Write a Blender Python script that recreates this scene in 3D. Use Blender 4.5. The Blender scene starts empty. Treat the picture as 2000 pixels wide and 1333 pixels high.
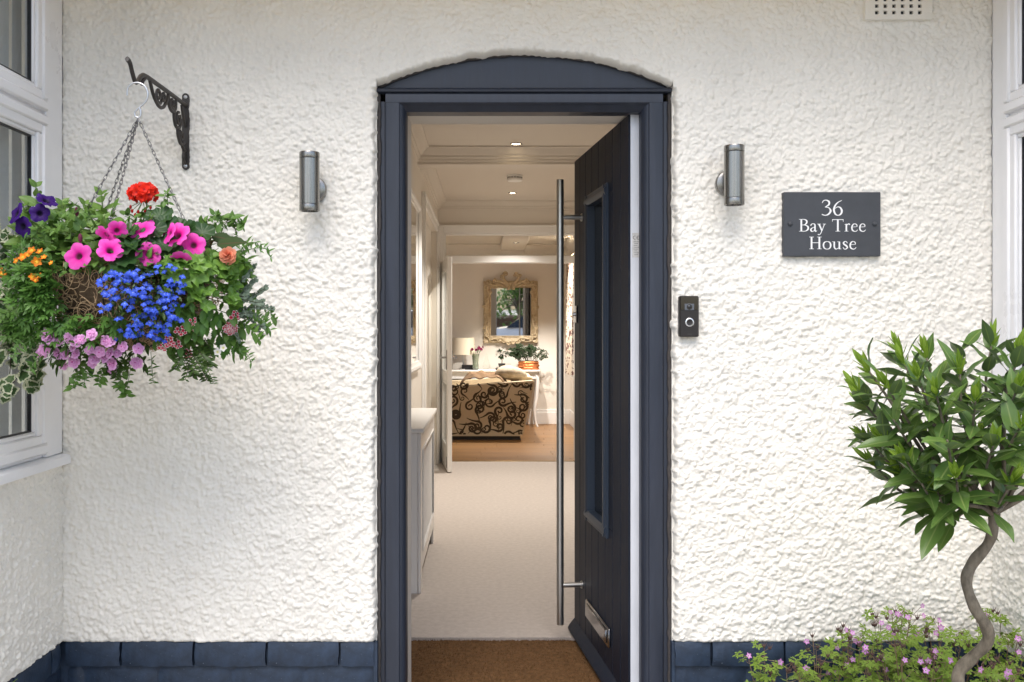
import bpy, math, random
import numpy as np
from mathutils import Vector, Matrix, Euler
R = math.radians
random.seed(7)
col = bpy.context.scene.collection
scene = bpy.context.scene

# ------------------------------------------------------------------ camera, sky, sun, exposure
CAM = Vector((0, -3.1, 1.3)); FPX = 1834.0; VPX, VPY = 950.0, 645.0
cd = bpy.data.cameras.new('camera'); cam = bpy.data.objects.new('camera', cd); col.objects.link(cam)
cam.location = CAM; cam.rotation_euler = (R(90), 0, 0)
cd.sensor_width = 36; cd.lens = FPX / 2000 * 36
cd.shift_x = (1000 - VPX) / 2000; cd.shift_y = -(666.5 - VPY) / 2000
cd.clip_start = .05; cd.clip_end = 500
scene.camera = cam
w = bpy.data.worlds.new('World'); scene.world = w; w.use_nodes = True
wn = w.node_tree.nodes; bg = wn['Background']
sky = wn.new('ShaderNodeTexSky'); sky.sky_type = 'NISHITA'; sky.sun_disc = False
SUN_EL, SUN_AZ = 58, 192          # degrees; azimuth from +Y clockwise, sun stands in front of the house
sky.sun_elevation = R(SUN_EL); sky.sun_rotation = R(SUN_AZ); sky.air_density = 1.0; sky.dust_density = 2.5; sky.ozone_density = .6
w.node_tree.links.new(sky.outputs[0], bg.inputs[0]); bg.inputs[1].default_value = .15
sl = bpy.data.lights.new('sun', 'SUN'); sun = bpy.data.objects.new('sun', sl); col.objects.link(sun)
sl.energy = 1.3; sl.angle = R(48); sl.color = (1, .97, .93)
sd = Vector((math.sin(R(SUN_AZ)) * math.cos(R(SUN_EL)), math.cos(R(SUN_AZ)) * math.cos(R(SUN_EL)), math.sin(R(SUN_EL))))
sun.rotation_euler = (-sd).to_track_quat('-Z', 'Y').to_euler(); sun.location = (-2, -6, 8)
vs = scene.view_settings; vs.view_transform = 'Standard'; vs.look = 'None'; vs.gamma = 1; vs.exposure = 0.88
scene.render.engine = 'CYCLES'
scene.cycles.max_bounces = 10; scene.cycles.diffuse_bounces = 6; scene.cycles.transparent_max_bounces = 12
scene.cycles.use_denoising = True

# ------------------------------------------------------------------ helpers
def P(px, py, y):
    "photo pixel on the plane at world y"
    s = (y - CAM.y) / FPX
    return Vector(((px - VPX) * s, y, CAM.z - (py - VPY) * s))

ORG = {}
class MB:
    def __init__(s): s.v = []; s.f = []; s.m = []; s.uv = None
    def add(s, vs, fs, mi=0, M=None):
        b = len(s.v)
        if M is not None: vs = [M @ Vector(p) for p in vs]
        s.v += [tuple(p) for p in vs]; s.f += [tuple(i + b for i in f) for f in fs]; s.m += [mi] * len(fs)
        return s
    def box(s, x0, x1, y0, y1, z0, z1, c=0, mi=0, M=None):
        if x0 > x1: x0, x1 = x1, x0
        if y0 > y1: y0, y1 = y1, y0
        if z0 > z1: z0, z1 = z1, z0
        if c <= 0:
            vs = [(x, y, z) for z in (z0, z1) for y in (y0, y1) for x in (x0, x1)]
            return s.add(vs, [(0, 2, 3, 1), (4, 5, 7, 6), (0, 1, 5, 4), (2, 6, 7, 3), (0, 4, 6, 2), (1, 3, 7, 5)], mi, M)
        c = min(c, (x1 - x0) * .49, (y1 - y0) * .49, (z1 - z0) * .49)
        vs = []; ix = {}
        for sx in (0, 1):
            for sy in (0, 1):
                for sz in (0, 1):
                    X, Y, Z = (x0, x1)[sx], (y0, y1)[sy], (z0, z1)[sz]
                    dx, dy, dz = (c, -c)[sx], (c, -c)[sy], (c, -c)[sz]
                    for a, p in enumerate(((X, Y + dy, Z + dz), (X + dx, Y, Z + dz), (X + dx, Y + dy, Z))):
                        ix[sx, sy, sz, a] = len(vs); vs.append(p)
        fs = []
        cen = Vector(((x0 + x1) / 2, (y0 + y1) / 2, (z0 + z1) / 2))
        def face(l):
            p = [Vector(vs[i]) for i in l]; n = (p[1] - p[0]).cross(p[2] - p[1])
            fs.append(tuple(l) if n.dot(sum(p, Vector()) / len(p) - cen) > 0 else tuple(l[::-1]))
        q = ((0, 0), (1, 0), (1, 1), (0, 1))
        for k in (0, 1):
            face([ix[k, a, b, 0] for a, b in q]); face([ix[a, k, b, 1] for a, b in q]); face([ix[a, b, k, 2] for a, b in q])
        for a in (0, 1):
            for b in (0, 1):
                face([ix[0, a, b, 1], ix[1, a, b, 1], ix[1, a, b, 2], ix[0, a, b, 2]])
                face([ix[a, 0, b, 0], ix[a, 1, b, 0], ix[a, 1, b, 2], ix[a, 0, b, 2]])
                face([ix[a, b, 0, 0], ix[a, b, 1, 0], ix[a, b, 1, 1], ix[a, b, 0, 1]])
                for d in (0, 1): face([ix[a, b, d, 0], ix[a, b, d, 1], ix[a, b, d, 2]])
        return s.add(vs, fs, mi, M)
    def tube(s, pts, r, n=8, closed=False, mi=0, M=None, flat=1.0, up=None):
        pts = [Vector(p) for p in pts]; N = len(pts)
        rs = r if isinstance(r, (list, tuple)) else [r] * N
        def tan(i):
            a = pts[(i - 1) % N] if closed or i > 0 else pts[i]; b = pts[(i + 1) % N] if closed or i < N - 1 else pts[i]
            t = b - a
            return t.normalized() if t.length > 1e-9 else Vector((0, 0, 1))
        t0 = tan(0); u = Vector(up) if up else (Vector((0, 0, 1)) if abs(t0.z) < .9 else Vector((1, 0, 0)))
        nrm = (u - t0 * u.dot(t0)).normalized(); vs = []
        for i in range(N):
            t = tan(i); nrm = (nrm - t * nrm.dot(t))
            nrm = nrm.normalized() if nrm.length > 1e-6 else t.orthogonal().normalized()
            b = t.cross(nrm)
            for k in range(n):
                a = 2 * math.pi * k / n
                vs.append(pts[i] + (nrm * math.cos(a) * flat + b * math.sin(a)) * rs[i])
        fs = []
        for i in range(N if closed else N - 1):
            j = (i + 1) % N
            for k in range(n): fs.append((i * n + k, i * n + (k + 1) % n, j * n + (k + 1) % n, j * n + k))
        if not closed: fs += [tuple(range(n))[::-1], tuple((N - 1) * n + k for k in range(n))]
        return s.add(vs, fs, mi, M)
    def lathe(s, prof, n=24, M=None, mi=0, caps=True):
        vs = []; fs = []
        for r, z in prof:
            for k in range(n):
                a = 2 * math.pi * k / n; vs.append((r * math.cos(a), r * math.sin(a), z))
        for i in range(len(prof) - 1):
            for k in range(n): fs.append((i * n + k, i * n + (k + 1) % n, (i + 1) * n + (k + 1) % n, (i + 1) * n + k))
        if caps:
            fs.append(tuple(range(n))[::-1]); fs.append(tuple((len(prof) - 1) * n + k for k in range(n)))
        return s.add(vs, fs, mi, M)
    def extrude(s, prof, a, b, ax, mi=0, M=None):
        "closed 2-D profile swept from a to b along axis ax; profile coords are the other two axes in xyz order"
        def mk(p, t): l = list(p); l.insert(ax, t); return tuple(l)
        n = len(prof); vs = [mk(p, a) for p in prof] + [mk(p, b) for p in prof]
        fs = [(i, (i + 1) % n, n + (i + 1) % n, n + i) for i in range(n)] + [tuple(range(n))[::-1], tuple(range(n, 2 * n))]
        return s.add(vs, fs, mi, M)
    def mesh(s, name, mats, smooth=40):
        me = bpy.data.meshes.new(name); me.from_pydata(s.v, [], s.f)
        for m in (mats if isinstance(mats, (list, tuple)) else [mats]): me.materials.append(m)
        if any(s.m): me.polygons.foreach_set('material_index', s.m)
        import bmesh
        bm = bmesh.new(); bm.from_mesh(me); bmesh.ops.recalc_face_normals(bm, faces=bm.faces) if getattr(s, 'fix', True) else None
        bm.to_mesh(me); bm.free()
        if smooth:
            me.polygons.foreach_set('use_smooth', [True] * len(me.polygons))
            if smooth < 180: me.set_sharp_from_angle(angle=R(smooth))
        me.update(); return me
    def build(s, name, mats, parent=None, smooth=40, label=None):
        o0 = ORG.get(parent.name, Vector()) if parent else Vector()
        s.v = [tuple(Vector(p) - o0) for p in s.v]
        o = bpy.data.objects.new(name, s.mesh(name, mats, smooth)); col.objects.link(o)
        if parent: o.parent = parent
        ORG[o.name] = o0
        if label: o['label'] = label
        return o
def tag(o, label=None, cat=None, group=None, kind=None):
    for k, x in (('label', label), ('category', cat), ('group', group), ('kind', kind)):
        if x: o[k] = x
    return o
def thing(name, label, cat, loc=(0, 0, 0), group=None):
    o = bpy.data.objects.new(name, None); col.objects.link(o); o.location = loc; o.empty_display_size = .1
    ORG[o.name] = Vector(loc); return tag(o, label, cat, group)
def inst(name, me, parent, M):
    o = bpy.data.objects.new(name, me); col.objects.link(o); o.parent = parent
    o.matrix_local = Matrix.Translation(-ORG.get(parent.name, Vector())) @ M; return o
def TRS(loc, rot=(0, 0, 0), sc=1):
    s = (sc, sc, sc) if not isinstance(sc, (tuple, list)) else sc
    return Matrix.Translation(loc) @ Euler(rot).to_matrix().to_4x4() @ Matrix.Diagonal((*s, 1))
def aim(loc, zdir, sc=1, roll=0):
    "matrix whose local +Z points along zdir"
    q = Vector(zdir).normalized().to_track_quat('Z', 'Y')
    s = (sc, sc, sc) if not isinstance(sc, (tuple, list)) else sc
    return Matrix.Translation(loc) @ q.to_matrix().to_4x4() @ Matrix.Rotation(roll, 4, 'Z') @ Matrix.Diagonal((*s, 1))
def bez(p, n=8):
    "smooth Catmull-Rom curve through points"
    p = [Vector(q) for q in p]; p = [p[0] * 2 - p[1]] + p + [p[-1] * 2 - p[-2]]; out = []
    for i in range(1, len(p) - 2):
        for k in range(n):
            t = k / n; a, b, c, d = p[i - 1:i + 3]
            out.append(.5 * (2 * b + (c - a) * t + (2 * a - 5 * b + 4 * c - d) * t * t + (3 * b - a - 3 * c + d) * t ** 3))
    return out + [p[-2]]
def lerp(a, b, t): return a + (b - a) * t

# ------------------------------------------------------------------ materials
def srgb(r, g, b): return tuple((c / 255 / 12.92 if c / 255 <= .04045 else ((c / 255 + .055) / 1.055) ** 2.4) for c in (r, g, b))
def mat(name, c, rough=.6, metal=0, var=0, vscale=8, bump=0, bscale=60, c2=None, coat=0, spec=.5, sub=0, stretch=None, objrand=0, trans=0):
    m = bpy.data.materials.new(name); m.use_nodes = True; nt = m.node_tree; n = nt.nodes; L = nt.links; b = n['Principled BSDF']
    b.inputs['Roughness'].default_value = rough; b.inputs['Metallic'].default_value = metal
    b.inputs['Specular IOR Level'].default_value = spec; b.inputs['Coat Weight'].default_value = coat
    b.inputs['Base Color'].default_value = (*c, 1)
    if var or bump or c2:
        tc = n.new('ShaderNodeTexCoord'); mp = n.new('ShaderNodeMapping'); L.new(tc.outputs['Object'], mp.inputs[0])
        if stretch: mp.inputs['Scale'].default_value = stretch
    if var or c2:
        ns = n.new('ShaderNodeTexNoise'); ns.inputs['Scale'].default_value = vscale; ns.inputs['Detail'].default_value = 6; ns.inputs['Roughness'].default_value = .65
        L.new(mp.outputs[0], ns.inputs[0])
        rp = n.new('ShaderNodeValToRGB'); rp.color_ramp.elements[0].position = .3; rp.color_ramp.elements[1].position = .7
        a = c2 if c2 else tuple(x * (1 - var) for x in c); d = c if c2 else tuple(min(1, x * (1 + var * .7)) for x in c)
        rp.color_ramp.elements[0].color = (*a, 1); rp.color_ramp.elements[1].color = (*d, 1)
        L.new(ns.outputs[0], rp.inputs[0]); src = rp.outputs[0]
        rr = n.new('ShaderNodeMapRange'); rr.inputs[3].default_value = max(.02, rough - .1); rr.inputs[4].default_value = min(1, rough + .1)
        L.new(ns.outputs[0], rr.inputs[0]); L.new(rr.outputs[0], b.inputs['Roughness'])
        if objrand:
            oi = n.new('ShaderNodeObjectInfo'); hs = n.new('ShaderNodeHueSaturation'); ra = n.new('ShaderNodeMapRange')
            ra.inputs[3].default_value = 1 - objrand; ra.inputs[4].default_value = 1 + objrand
            L.new(oi.outputs['Random'], ra.inputs[0]); L.new(ra.outputs[0], hs.inputs['Value']); L.new(src, hs.inputs['Color']); src = hs.outputs[0]
        L.new(src, b.inputs['Base Color'])
    if bump:
        nb = n.new('ShaderNodeTexNoise'); nb.inputs['Scale'].default_value = bscale; nb.inputs['Detail'].default_value = 5
        L.new(mp.outputs[0], nb.inputs[0]); bp = n.new('ShaderNodeBump'); bp.inputs['Strength'].default_value = bump; bp.inputs['Distance'].default_value = .002
        L.new(nb.outputs[0], bp.inputs['Height']); L.new(bp.outputs[0], b.inputs['Normal'])
    if trans:
        b.inputs['Transmission Weight'].default_value = trans; b.inputs['IOR'].default_value = 1.45
    return m
def leafmat(name, c, c2, rough=.4, transl=.25, scale=25, under=None, spec=.4):
    "leaf: per-object and in-leaf colour variation, some light passing through, paler back"
    m = bpy.data.materials.new(name); m.use_nodes = True; nt = m.node_tree; n = nt.nodes; L = nt.links; b = n['Principled BSDF']; out = n['Material Output']
    b.inputs['Roughness'].default_value = rough; b.inputs['Specular IOR Level'].default_value = spec
    at = n.new('ShaderNodeAttribute'); at.attribute_name = 'tint'; oi = n.new('ShaderNodeObjectInfo')
    ad = n.new('ShaderNodeMath'); ad.operation = 'ADD'; L.new(at.outputs['Fac'], ad.inputs[0]); L.new(oi.outputs['Random'], ad.inputs[1])
    fr = n.new('ShaderNodeMath'); fr.operation = 'FRACT'; L.new(ad.outputs[0], fr.inputs[0])
    tc = n.new('ShaderNodeTexCoord'); ns = n.new('ShaderNodeTexNoise'); ns.inputs['Scale'].default_value = scale; L.new(tc.outputs['Object'], ns.inputs[0])
    ml = n.new('ShaderNodeMath'); ml.operation = 'MULTIPLY_ADD'; L.new(ns.outputs[0], ml.inputs[0]); ml.inputs[1].default_value = .5
    sb = n.new('ShaderNodeMath'); sb.operation = 'MULTIPLY'; L.new(fr.outputs[0], sb.inputs[0]); sb.inputs[1].default_value = .6; L.new(sb.outputs[0], ml.inputs[2])
    mx = n.new('ShaderNodeMix'); mx.data_type = 'RGBA'; mx.inputs[6].default_value = (*c, 1); mx.inputs[7].default_value = (*c2, 1); L.new(ml.outputs[0], mx.inputs[0])
    src = mx.outputs[2]
    if under:
        ge = n.new('ShaderNodeNewGeometry'); m2 = n.new('ShaderNodeMix'); m2.data_type = 'RGBA'; L.new(ge.outputs['Backfacing'], m2.inputs[0])
        L.new(src, m2.inputs[6]); m2.inputs[7].default_value = (*under, 1); src = m2.outputs[2]
    L.new(src, b.inputs['Base Color'])
    tr = n.new('ShaderNodeBsdfTranslucent'); L.new(src, tr.inputs['Color']); ms = n.new('ShaderNodeMixShader'); ms.inputs[0].default_value = transl
    L.new(b.outputs[0], ms.inputs[1]); L.new(tr.outputs[0], ms.inputs[2]); L.new(ms.outputs[0], out.inputs[0])
    return m
def petal(name, c_edge, c_mid, c_throat, transl=.3, pos=(.12, .35, .9)):
    "petal colour running from throat to edge through the 'tint' attribute (0 centre, 1 rim)"
    m = bpy.data.materials.new(name); m.use_nodes = True; nt = m.node_tree; n = nt.nodes; L = nt.links; b = n['Principled BSDF']; out = n['Material Output']
    at = n.new('ShaderNodeAttribute'); at.attribute_name = 'tint'; rp = n.new('ShaderNodeValToRGB'); e = rp.color_ramp.elements
    e[0].position = pos[0]; e[0].color = (*c_throat, 1); e[1].position = pos[2]; e[1].color = (*c_edge, 1); k = e.new(pos[1]); k.color = (*c_mid, 1)
    L.new(at.outputs['Fac'], rp.inputs[0])
    oi = n.new('ShaderNodeObjectInfo'); hs = n.new('ShaderNodeHueSaturation'); ra = n.new('ShaderNodeMapRange'); ra.inputs[3].default_value = .8; ra.inputs[4].default_value = 1.15
    L.new(oi.outputs['Random'], ra.inputs[0]); L.new(ra.outputs[0], hs.inputs['Value']); L.new(rp.outputs[0], hs.inputs['Color'])
    L.new(hs.outputs[0], b.inputs['Base Color']); b.inputs['Roughness'].default_value = .55; b.inputs['Specular IOR Level'].default_value = .25
    tr = n.new('ShaderNodeBsdfTranslucent'); L.new(hs.outputs[0], tr.inputs['Color']); ms = n.new('ShaderNodeMixShader'); ms.inputs[0].default_value = transl
    L.new(b.outputs[0], ms.inputs[1]); L.new(tr.outputs[0], ms.inputs[2]); L.new(ms.outputs[0], out.inputs[0])
    return m
def settint(me, vals):
    a = me.attributes.new('tint', 'FLOAT', 'POINT'); a.data.foreach_set('value', np.array(vals, dtype=np.float32)); return me

M = {}
M['render'] = mat('roughcast_paint', (.80, .77, .70), .75, var=.07, vscale=2.2, bump=.6, bscale=190)
M['navy'] = mat('navy_masonry_paint', (.020, .036, .066), .5, var=.45, vscale=22, bump=.5, bscale=110)
def flecks(m, c=(.22, .25, .29), scale=150, thr=.70):
    "small worn flecks in a paint"
    nt = m.node_tree; n = nt.nodes; L = nt.links; b = n['Principled BSDF']; src = b.inputs['Base Color'].links[0].from_socket
    tc = n.new('ShaderNodeTexCoord'); ns = n.new('ShaderNodeTexNoise'); ns.inputs['Scale'].default_value = scale; ns.inputs['Detail'].default_value = 3; L.new(tc.outputs['Object'], ns.inputs[0])
    rp = n.new('ShaderNodeValToRGB'); rp.color_ramp.elements[0].position = thr; rp.color_ramp.elements[1].position = thr + .05; L.new(ns.outputs[0], rp.inputs[0])
    mx = n.new('ShaderNodeMix'); mx.data_type = 'RGBA'; L.new(rp.outputs[0], mx.inputs[0]); L.new(src, mx.inputs[6]); mx.inputs[7].default_value = (*c, 1); L.new(mx.outputs[2], b.inputs['Base Color'])
flecks(M['navy'], (.10, .13, .17), 110, .70)
M['frame'] = mat('slate_grained_plastic', (.025, .031, .047), .42, var=.22, vscale=30, bump=.12, bscale=140, stretch=(1, 1, .12))
M['doorskin'] = mat('slate_door_skin', (.010, .015, .028), .5, spec=.2, var=.2, vscale=30, bump=.2, bscale=150, stretch=(1, 1, .1))
M['moulding'] = mat('slate_blue_moulding', (.026, .038, .058), .35)
M['upvc'] = mat('white_plastic', (.84, .84, .85), .3, var=.04, vscale=5)
M['dooredge'] = mat('white_door_edge', (.62, .64, .68), .45, var=.10, vscale=14, bump=.05, stretch=(1, 1, .3))
M['gasket'] = mat('black_rubber', (.012, .012, .014), .5)
M['steel'] = mat('brushed_steel', (.62, .61, .58), .36, 1, var=.06, vscale=300, stretch=(1, 1, .02))
M['darksteel'] = mat('dark_brushed_steel', (.30, .29, .27), .27, 1, var=.08, vscale=300, stretch=(1, 1, .02))
M['chrome'] = mat('polished_chrome', (.42, .42, .43), .2, 1)
M['darkglass'] = mat('dark_door_glass', (.006, .007, .009), .08)
M['slate'] = mat('riven_slate', (.052, .057, .066), .6, var=.14, vscale=20, bump=.3, bscale=70)
M['letter'] = mat('white_letter_paint', (.82, .82, .82), .5)
M['iron'] = mat('dark_brown_cast_iron', (.035, .029, .025), .5, var=.2, vscale=40, bump=.3, bscale=160)
M['galv'] = mat('galvanised_wire', (.55, .56, .58), .35, 1)
M['chain'] = mat('dull_chain_steel', (.16, .16, .165), .4, .9)
M['carpet'] = mat('beige_carpet', (.56, .505, .46), .95, c2=(.46, .41, .37), vscale=38, bump=1.0, bscale=300, spec=.1)
M['coir'] = mat('brown_coir', (.18, .098, .045), .95, c2=(.09, .048, .021), vscale=60, bump=1.2, bscale=420, spec=.1)
M['wallin'] = mat('cream_wall_paint', (.72, .67, .60), .7, var=.02, vscale=2)
M['ceil'] = mat('ceiling_paint', (.66, .605, .535), .8)
M['gloss'] = mat('white_gloss_woodwork', (.80, .785, .76), .3)
M['mirrorglass'] = mat('mirror_silvering', (.86, .87, .87), .015, 1)
M['black'] = mat('black_plastic', (.012, .012, .013), .35)
def glassmat(name, tint=(1, 1, 1), base=.05, rough=.0):
    "thin pane: mostly clear, reflecting more towards grazing"
    m = bpy.data.materials.new(name); m.use_nodes = True; nt = m.node_tree; n = nt.nodes; L = nt.links
    n.remove(n['Principled BSDF']); t = n.new('ShaderNodeBsdfTransparent'); t.inputs[0].default_value = (*tint, 1)
    g = n.new('ShaderNodeBsdfGlossy'); g.inputs['Roughness'].default_value = rough; f = n.new('ShaderNodeLayerWeight'); f.inputs[0].default_value = .5
    pw = n.new('ShaderNodeMath'); pw.operation = 'POWER'; L.new(f.outputs['Facing'], pw.inputs[0]); pw.inputs[1].default_value = 4
    ma = n.new('ShaderNodeMath'); ma.operation = 'MULTIPLY_ADD'; L.new(pw.outputs[0], ma.inputs[0]); ma.inputs[1].default_value = .85; ma.inputs[2].default_value = base
    ms = n.new('ShaderNodeMixShader'); L.new(ma.outputs[0], ms.inputs[0]); L.new(t.outputs[0], ms.inputs[1]); L.new(g.outputs[0], ms.inputs[2])
    L.new(ms.outputs[0], n['Material Output'].inputs[0]); return m
M['pane'] = glassmat('window_glass', (.93, .95, .95), .05)
M['clear'] = glassmat('clear_glass', (.97, .98, .97), .03)
def emis(name, c, st):
    m = bpy.data.materials.new(name); m.use_nodes = True; b = m.node_tree.nodes['Principled BSDF']
    b.inputs['Emission Color'].default_value = (*c, 1); b.inputs['Emission Strength'].default_value = st; b.inputs['Base Color'].default_value = (*c, 1); return m
# ------------------------------------------------------------------ ground
GZ = -.15
g = MB(); g.add([(-60, -.0, GZ), (60, -.0, GZ), (60, -80, GZ), (-60, -80, GZ)], [(0, 3, 2, 1)])
g.add([(-60, 0, GZ), (60, 0, GZ), (60, 80, GZ), (-60, 80, GZ)], [(0, 1, 2, 3)])
M['paving'] = mat('pale_stone_paving', (.48, .45, .40), .85, var=.25, vscale=1.5, bump=.3, bscale=40)
tag(g.build('ground', M['paving'], smooth=0), kind='structure')
M['soil'] = mat('dark_garden_soil', (.045, .03, .02), .95, var=.5, vscale=25, bump=1, bscale=60)
b = MB(); nx, ny = 40, 20; vs = []
for j in range(ny + 1):
    for i in range(nx + 1):
        x = lerp(.75, 1.64, i / nx); y = lerp(-1.25, -.06, j / ny); e = min(i, nx - i, j + 2, ny - j + 4) / 4
        vs.append((x, y, GZ + .004 + min(1, e) * .05 + random.uniform(-.012, .012) * min(1, e)))
b.add(vs, [(j * (nx + 1) + i, j * (nx + 1) + i + 1, (j + 1) * (nx + 1) + i + 1, (j + 1) * (nx + 1) + i) for j in range(ny) for i in range(nx)])
tag(b.build('soil_bed', M['soil'], smooth=180), kind='structure')

# ------------------------------------------------------------------ house front
house = thing('house', 'white roughcast house front with navy brick plinth and dark framed arched doorway', 'house', (0, 0, GZ))
XL, XR = -1.384, 1.650            # inner faces of the two bays
FL, FR = -.359, .609              # outer edges of the door frame
WY = -.032                        # render face
PT = .283                         # plinth top
rng = np.random.default_rng(3)
def smooth_noise(h, w, cell, rg):
    gh, gw = int(h / cell) + 3, int(w / cell) + 3; a = rg.random((gh, gw))
    yy = np.arange(h) / cell; xx = np.arange(w) / cell; y0 = yy.astype(int); x0 = xx.astype(int); fy = (yy - y0)[:, None]; fx = (xx - x0)[None, :]
    fy = fy * fy * (3 - 2 * fy); fx = fx * fx * (3 - 2 * fx)
    return (a[y0][:, x0] * (1 - fx) + a[y0][:, x0 + 1] * fx) * (1 - fy) + (a[y0 + 1][:, x0] * (1 - fx) + a[y0 + 1][:, x0 + 1] * fx) * fy
def roughcast(w, h, res, seed):
    "height field of thrown, over-painted roughcast: rounded lumps of many sizes"
    rg = np.random.default_rng(seed); W, Hh = int(w / res) + 2, int(h / res) + 2; H = np.zeros((Hh, W))
    n1, n2 = int(w * h / .0135 ** 2), int(w * h / .0070 ** 2); n = n1 + n2
    cx = rg.random(n) * W; cy = rg.random(n) * Hh; rad = np.where(np.arange(n) < n1, .0042 + .0052 * rg.random(n) ** 1.5, .0022 + .0026 * rg.random(n)) / res
    ht = (.45 + .55 * rg.random(n)) * rad * res * np.where(np.arange(n) < n1, 1.05, 1.15)
    ax = rg.uniform(.75, 1.3, n)
    for i in range(n):
        r = rad[i]; k = int(r * 1.35) + 1; x0, x1 = max(0, int(cx[i]) - k), min(W, int(cx[i]) + k + 1); y0, y1 = max(0, int(cy[i]) - k), min(Hh, int(cy[i]) + k + 1)
        if x1 <= x0 or y1 <= y0: continue
        dx = (np.arange(x0, x1) - cx[i]) / r * ax[i]; dy = (np.arange(y0, y1) - cy[i]) / r / ax[i]
        d = 1 - dx[None, :] ** 2 - dy[:, None] ** 2
        np.maximum(H[y0:y1, x0:x1], ht[i] * np.sqrt(np.clip(d, 0, 1)) , out=H[y0:y1, x0:x1])
    H = H + (smooth_noise(Hh, W, .03 / res, rg) - .5) * .0045 + (smooth_noise(Hh, W, .008 / res, rg) - .5) * .0026 + (smooth_noise(Hh, W, .15 / res, rg) - .5) * .004
    for _ in range(1):
        p = np.pad(H, 1, mode='edge'); H = (p[:-2, 1:-1] + p[2:, 1:-1] + p[1:-1, :-2] + p[1:-1, 2:] + 8 * H) / 12
    return H
RES = .0026
ZT = 2.555
HF = roughcast(XR - XL + .1, ZT - PT + .1, RES, 1)
def samp(H, u, v):
    "bilinear, u/v in metres"
    x = np.clip(u / RES, 0, H.shape[1] - 2); y = np.clip(v / RES, 0, H.shape[0] - 2); x0 = x.astype(int); y0 = y.astype(int); fx = x - x0; fy = y - y0
    return (H[y0, x0] * (1 - fx) + H[y0, x0 + 1] * fx) * (1 - fy) + (H[y0 + 1, x0] * (1 - fx) + H[y0 + 1, x0 + 1] * fx) * fy
def gridmesh(name, X, Y, Z, m, parent, flip=False):
    h, w_ = X.shape; o0 = ORG[parent.name]
    co = np.stack([X - o0.x, Y - o0.y, Z - o0.z], -1).reshape(-1, 3).astype(np.float32)
    i = np.arange(h * w_).reshape(h, w_); q = np.stack([i[:-1, :-1], i[:-1, 1:], i[1:, 1:], i[1:, :-1]], -1).reshape(-1, 4)
    if flip: q = q[:, ::-1]
    me = bpy.data.meshes.new(name); me.vertices.add(len(co)); me.vertices.foreach_set('co', co.ravel()); me.loops.add(q.size); me.loops.foreach_set('vertex_index', q.ravel().astype(np.int32))
    me.polygons.add(len(q)); me.polygons.foreach_set('loop_start', np.arange(0, q.size, 4, dtype=np.int32)); me.polygons.foreach_set('loop_total', np.full(len(q), 4, dtype=np.int32))
    me.polygons.foreach_set('use_smooth', np.ones(len(q), dtype=bool)); me.update(calc_edges=True); me.validate(); me.materials.append(m)
    o = bpy.data.objects.new(name, me); col.objects.link(o); o.parent = parent; ORG[o.name] = o0; return o
def arch(x):
    "lower edge of the render over the door head: segmental arch"
    t = np.clip((x - FL) / (FR - FL), 0, 1); zs, za = 2.102, 2.209
    c = (FR - FL) / 2; s = za - zs; r = (c * c + s * s) / (2 * s); return zs - (r - s) + np.sqrt(np.maximum(r * r - ((t - .5) * 2 * c) ** 2, 0))
jit = smooth_noise(2, 4000, 5, rng)[0]; jit2 = smooth_noise(2, 4000, 14, rng)[0]
def ragged(v, s): k = np.clip((v * 400).astype(int) + s, 0, 3999); return (jit[k] - .5) * .010 + (jit2[k] - .5) * .008
def edge_round(d, r=.016, back=.045):
    t = np.clip(1 - d / r, 0, 1); return back * (1 - np.sqrt(np.clip(1 - t * t, 0, 1)))
ST = .0029
zs = np.arange(PT - .002, ZT, ST)
def colspace(n, tight): # columns, with tight ones at the door-side edge
    return np.concatenate([np.linspace(0, 1, n)[:-1], 1 - np.array([.0028, .0018, .001, .0004, 0.])])
tl = colspace(int((FL - XL) / ST), True)
zz, tt = np.meshgrid(zs, tl, indexing='ij')
up_ = np.clip((zz - 2.092) / .006, 0, 1); xe = FL + (ragged(zz, 300) - .003) * (1 - up_); Xg = XL + (xe - XL) * tt
def front_y(X, Z, d):
    return WY - samp(HF, X - XL, Z - PT) * np.clip(d / .006, .15, 1) + edge_round(d)
dz = Z0 = zz - PT + .004
Yl = front_y(Xg, zz, xe - Xg + up_ * 9) + edge_round(dz, .008, .012)
# left of door (below the springing), then right, then the piece over the arch
gridmesh('wall', Xg, Yl, zz, M['render'], house)
xe = FR + (-ragged(zz, 1700) + .003) * (1 - up_); Xg = XR + (xe - XR) * tt
Yr = front_y(Xg, zz, Xg - xe + up_ * 9) + edge_round(dz, .008, .012)
gridmesh('wall', Xg, Yr, zz, M['render'], house, True)
xs = np.linspace(FL, FR, int((FR - FL) / ST)); tv = np.concatenate([[0, .0008, .002, .004, .0065], np.linspace(.01, 1, int((ZT - 2.1) / ST))])
tt2, xx = np.meshgrid(tv, xs, indexing='ij'); ze = arch(xx) + ragged(xx + 1, 2600) * .5; Zg = ze + (ZT - ze) * tt2
Yt = front_y(xx, Zg, Zg - ze)
gridmesh('wall', xx, Yt, Zg, M['render'], house)
# bay side walls under the windows
HS = roughcast(.8, 2.5, RES, 5)
for X0, sgn, zt in ((XL, 1, .868), (XR, -1, .868)):
    ys = np.arange(-.72, .004, ST); zb = np.arange(PT - .002, zt, ST); zz2, yy = np.meshgrid(zb, ys, indexing='ij')
    d = samp(HS, -yy, zz2 - PT)
    gridmesh('wall', X0 + sgn * (d - edge_round(zz2 - PT + .004, .008, .012)), yy, zz2, M['render'], house, sgn < 0)
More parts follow.
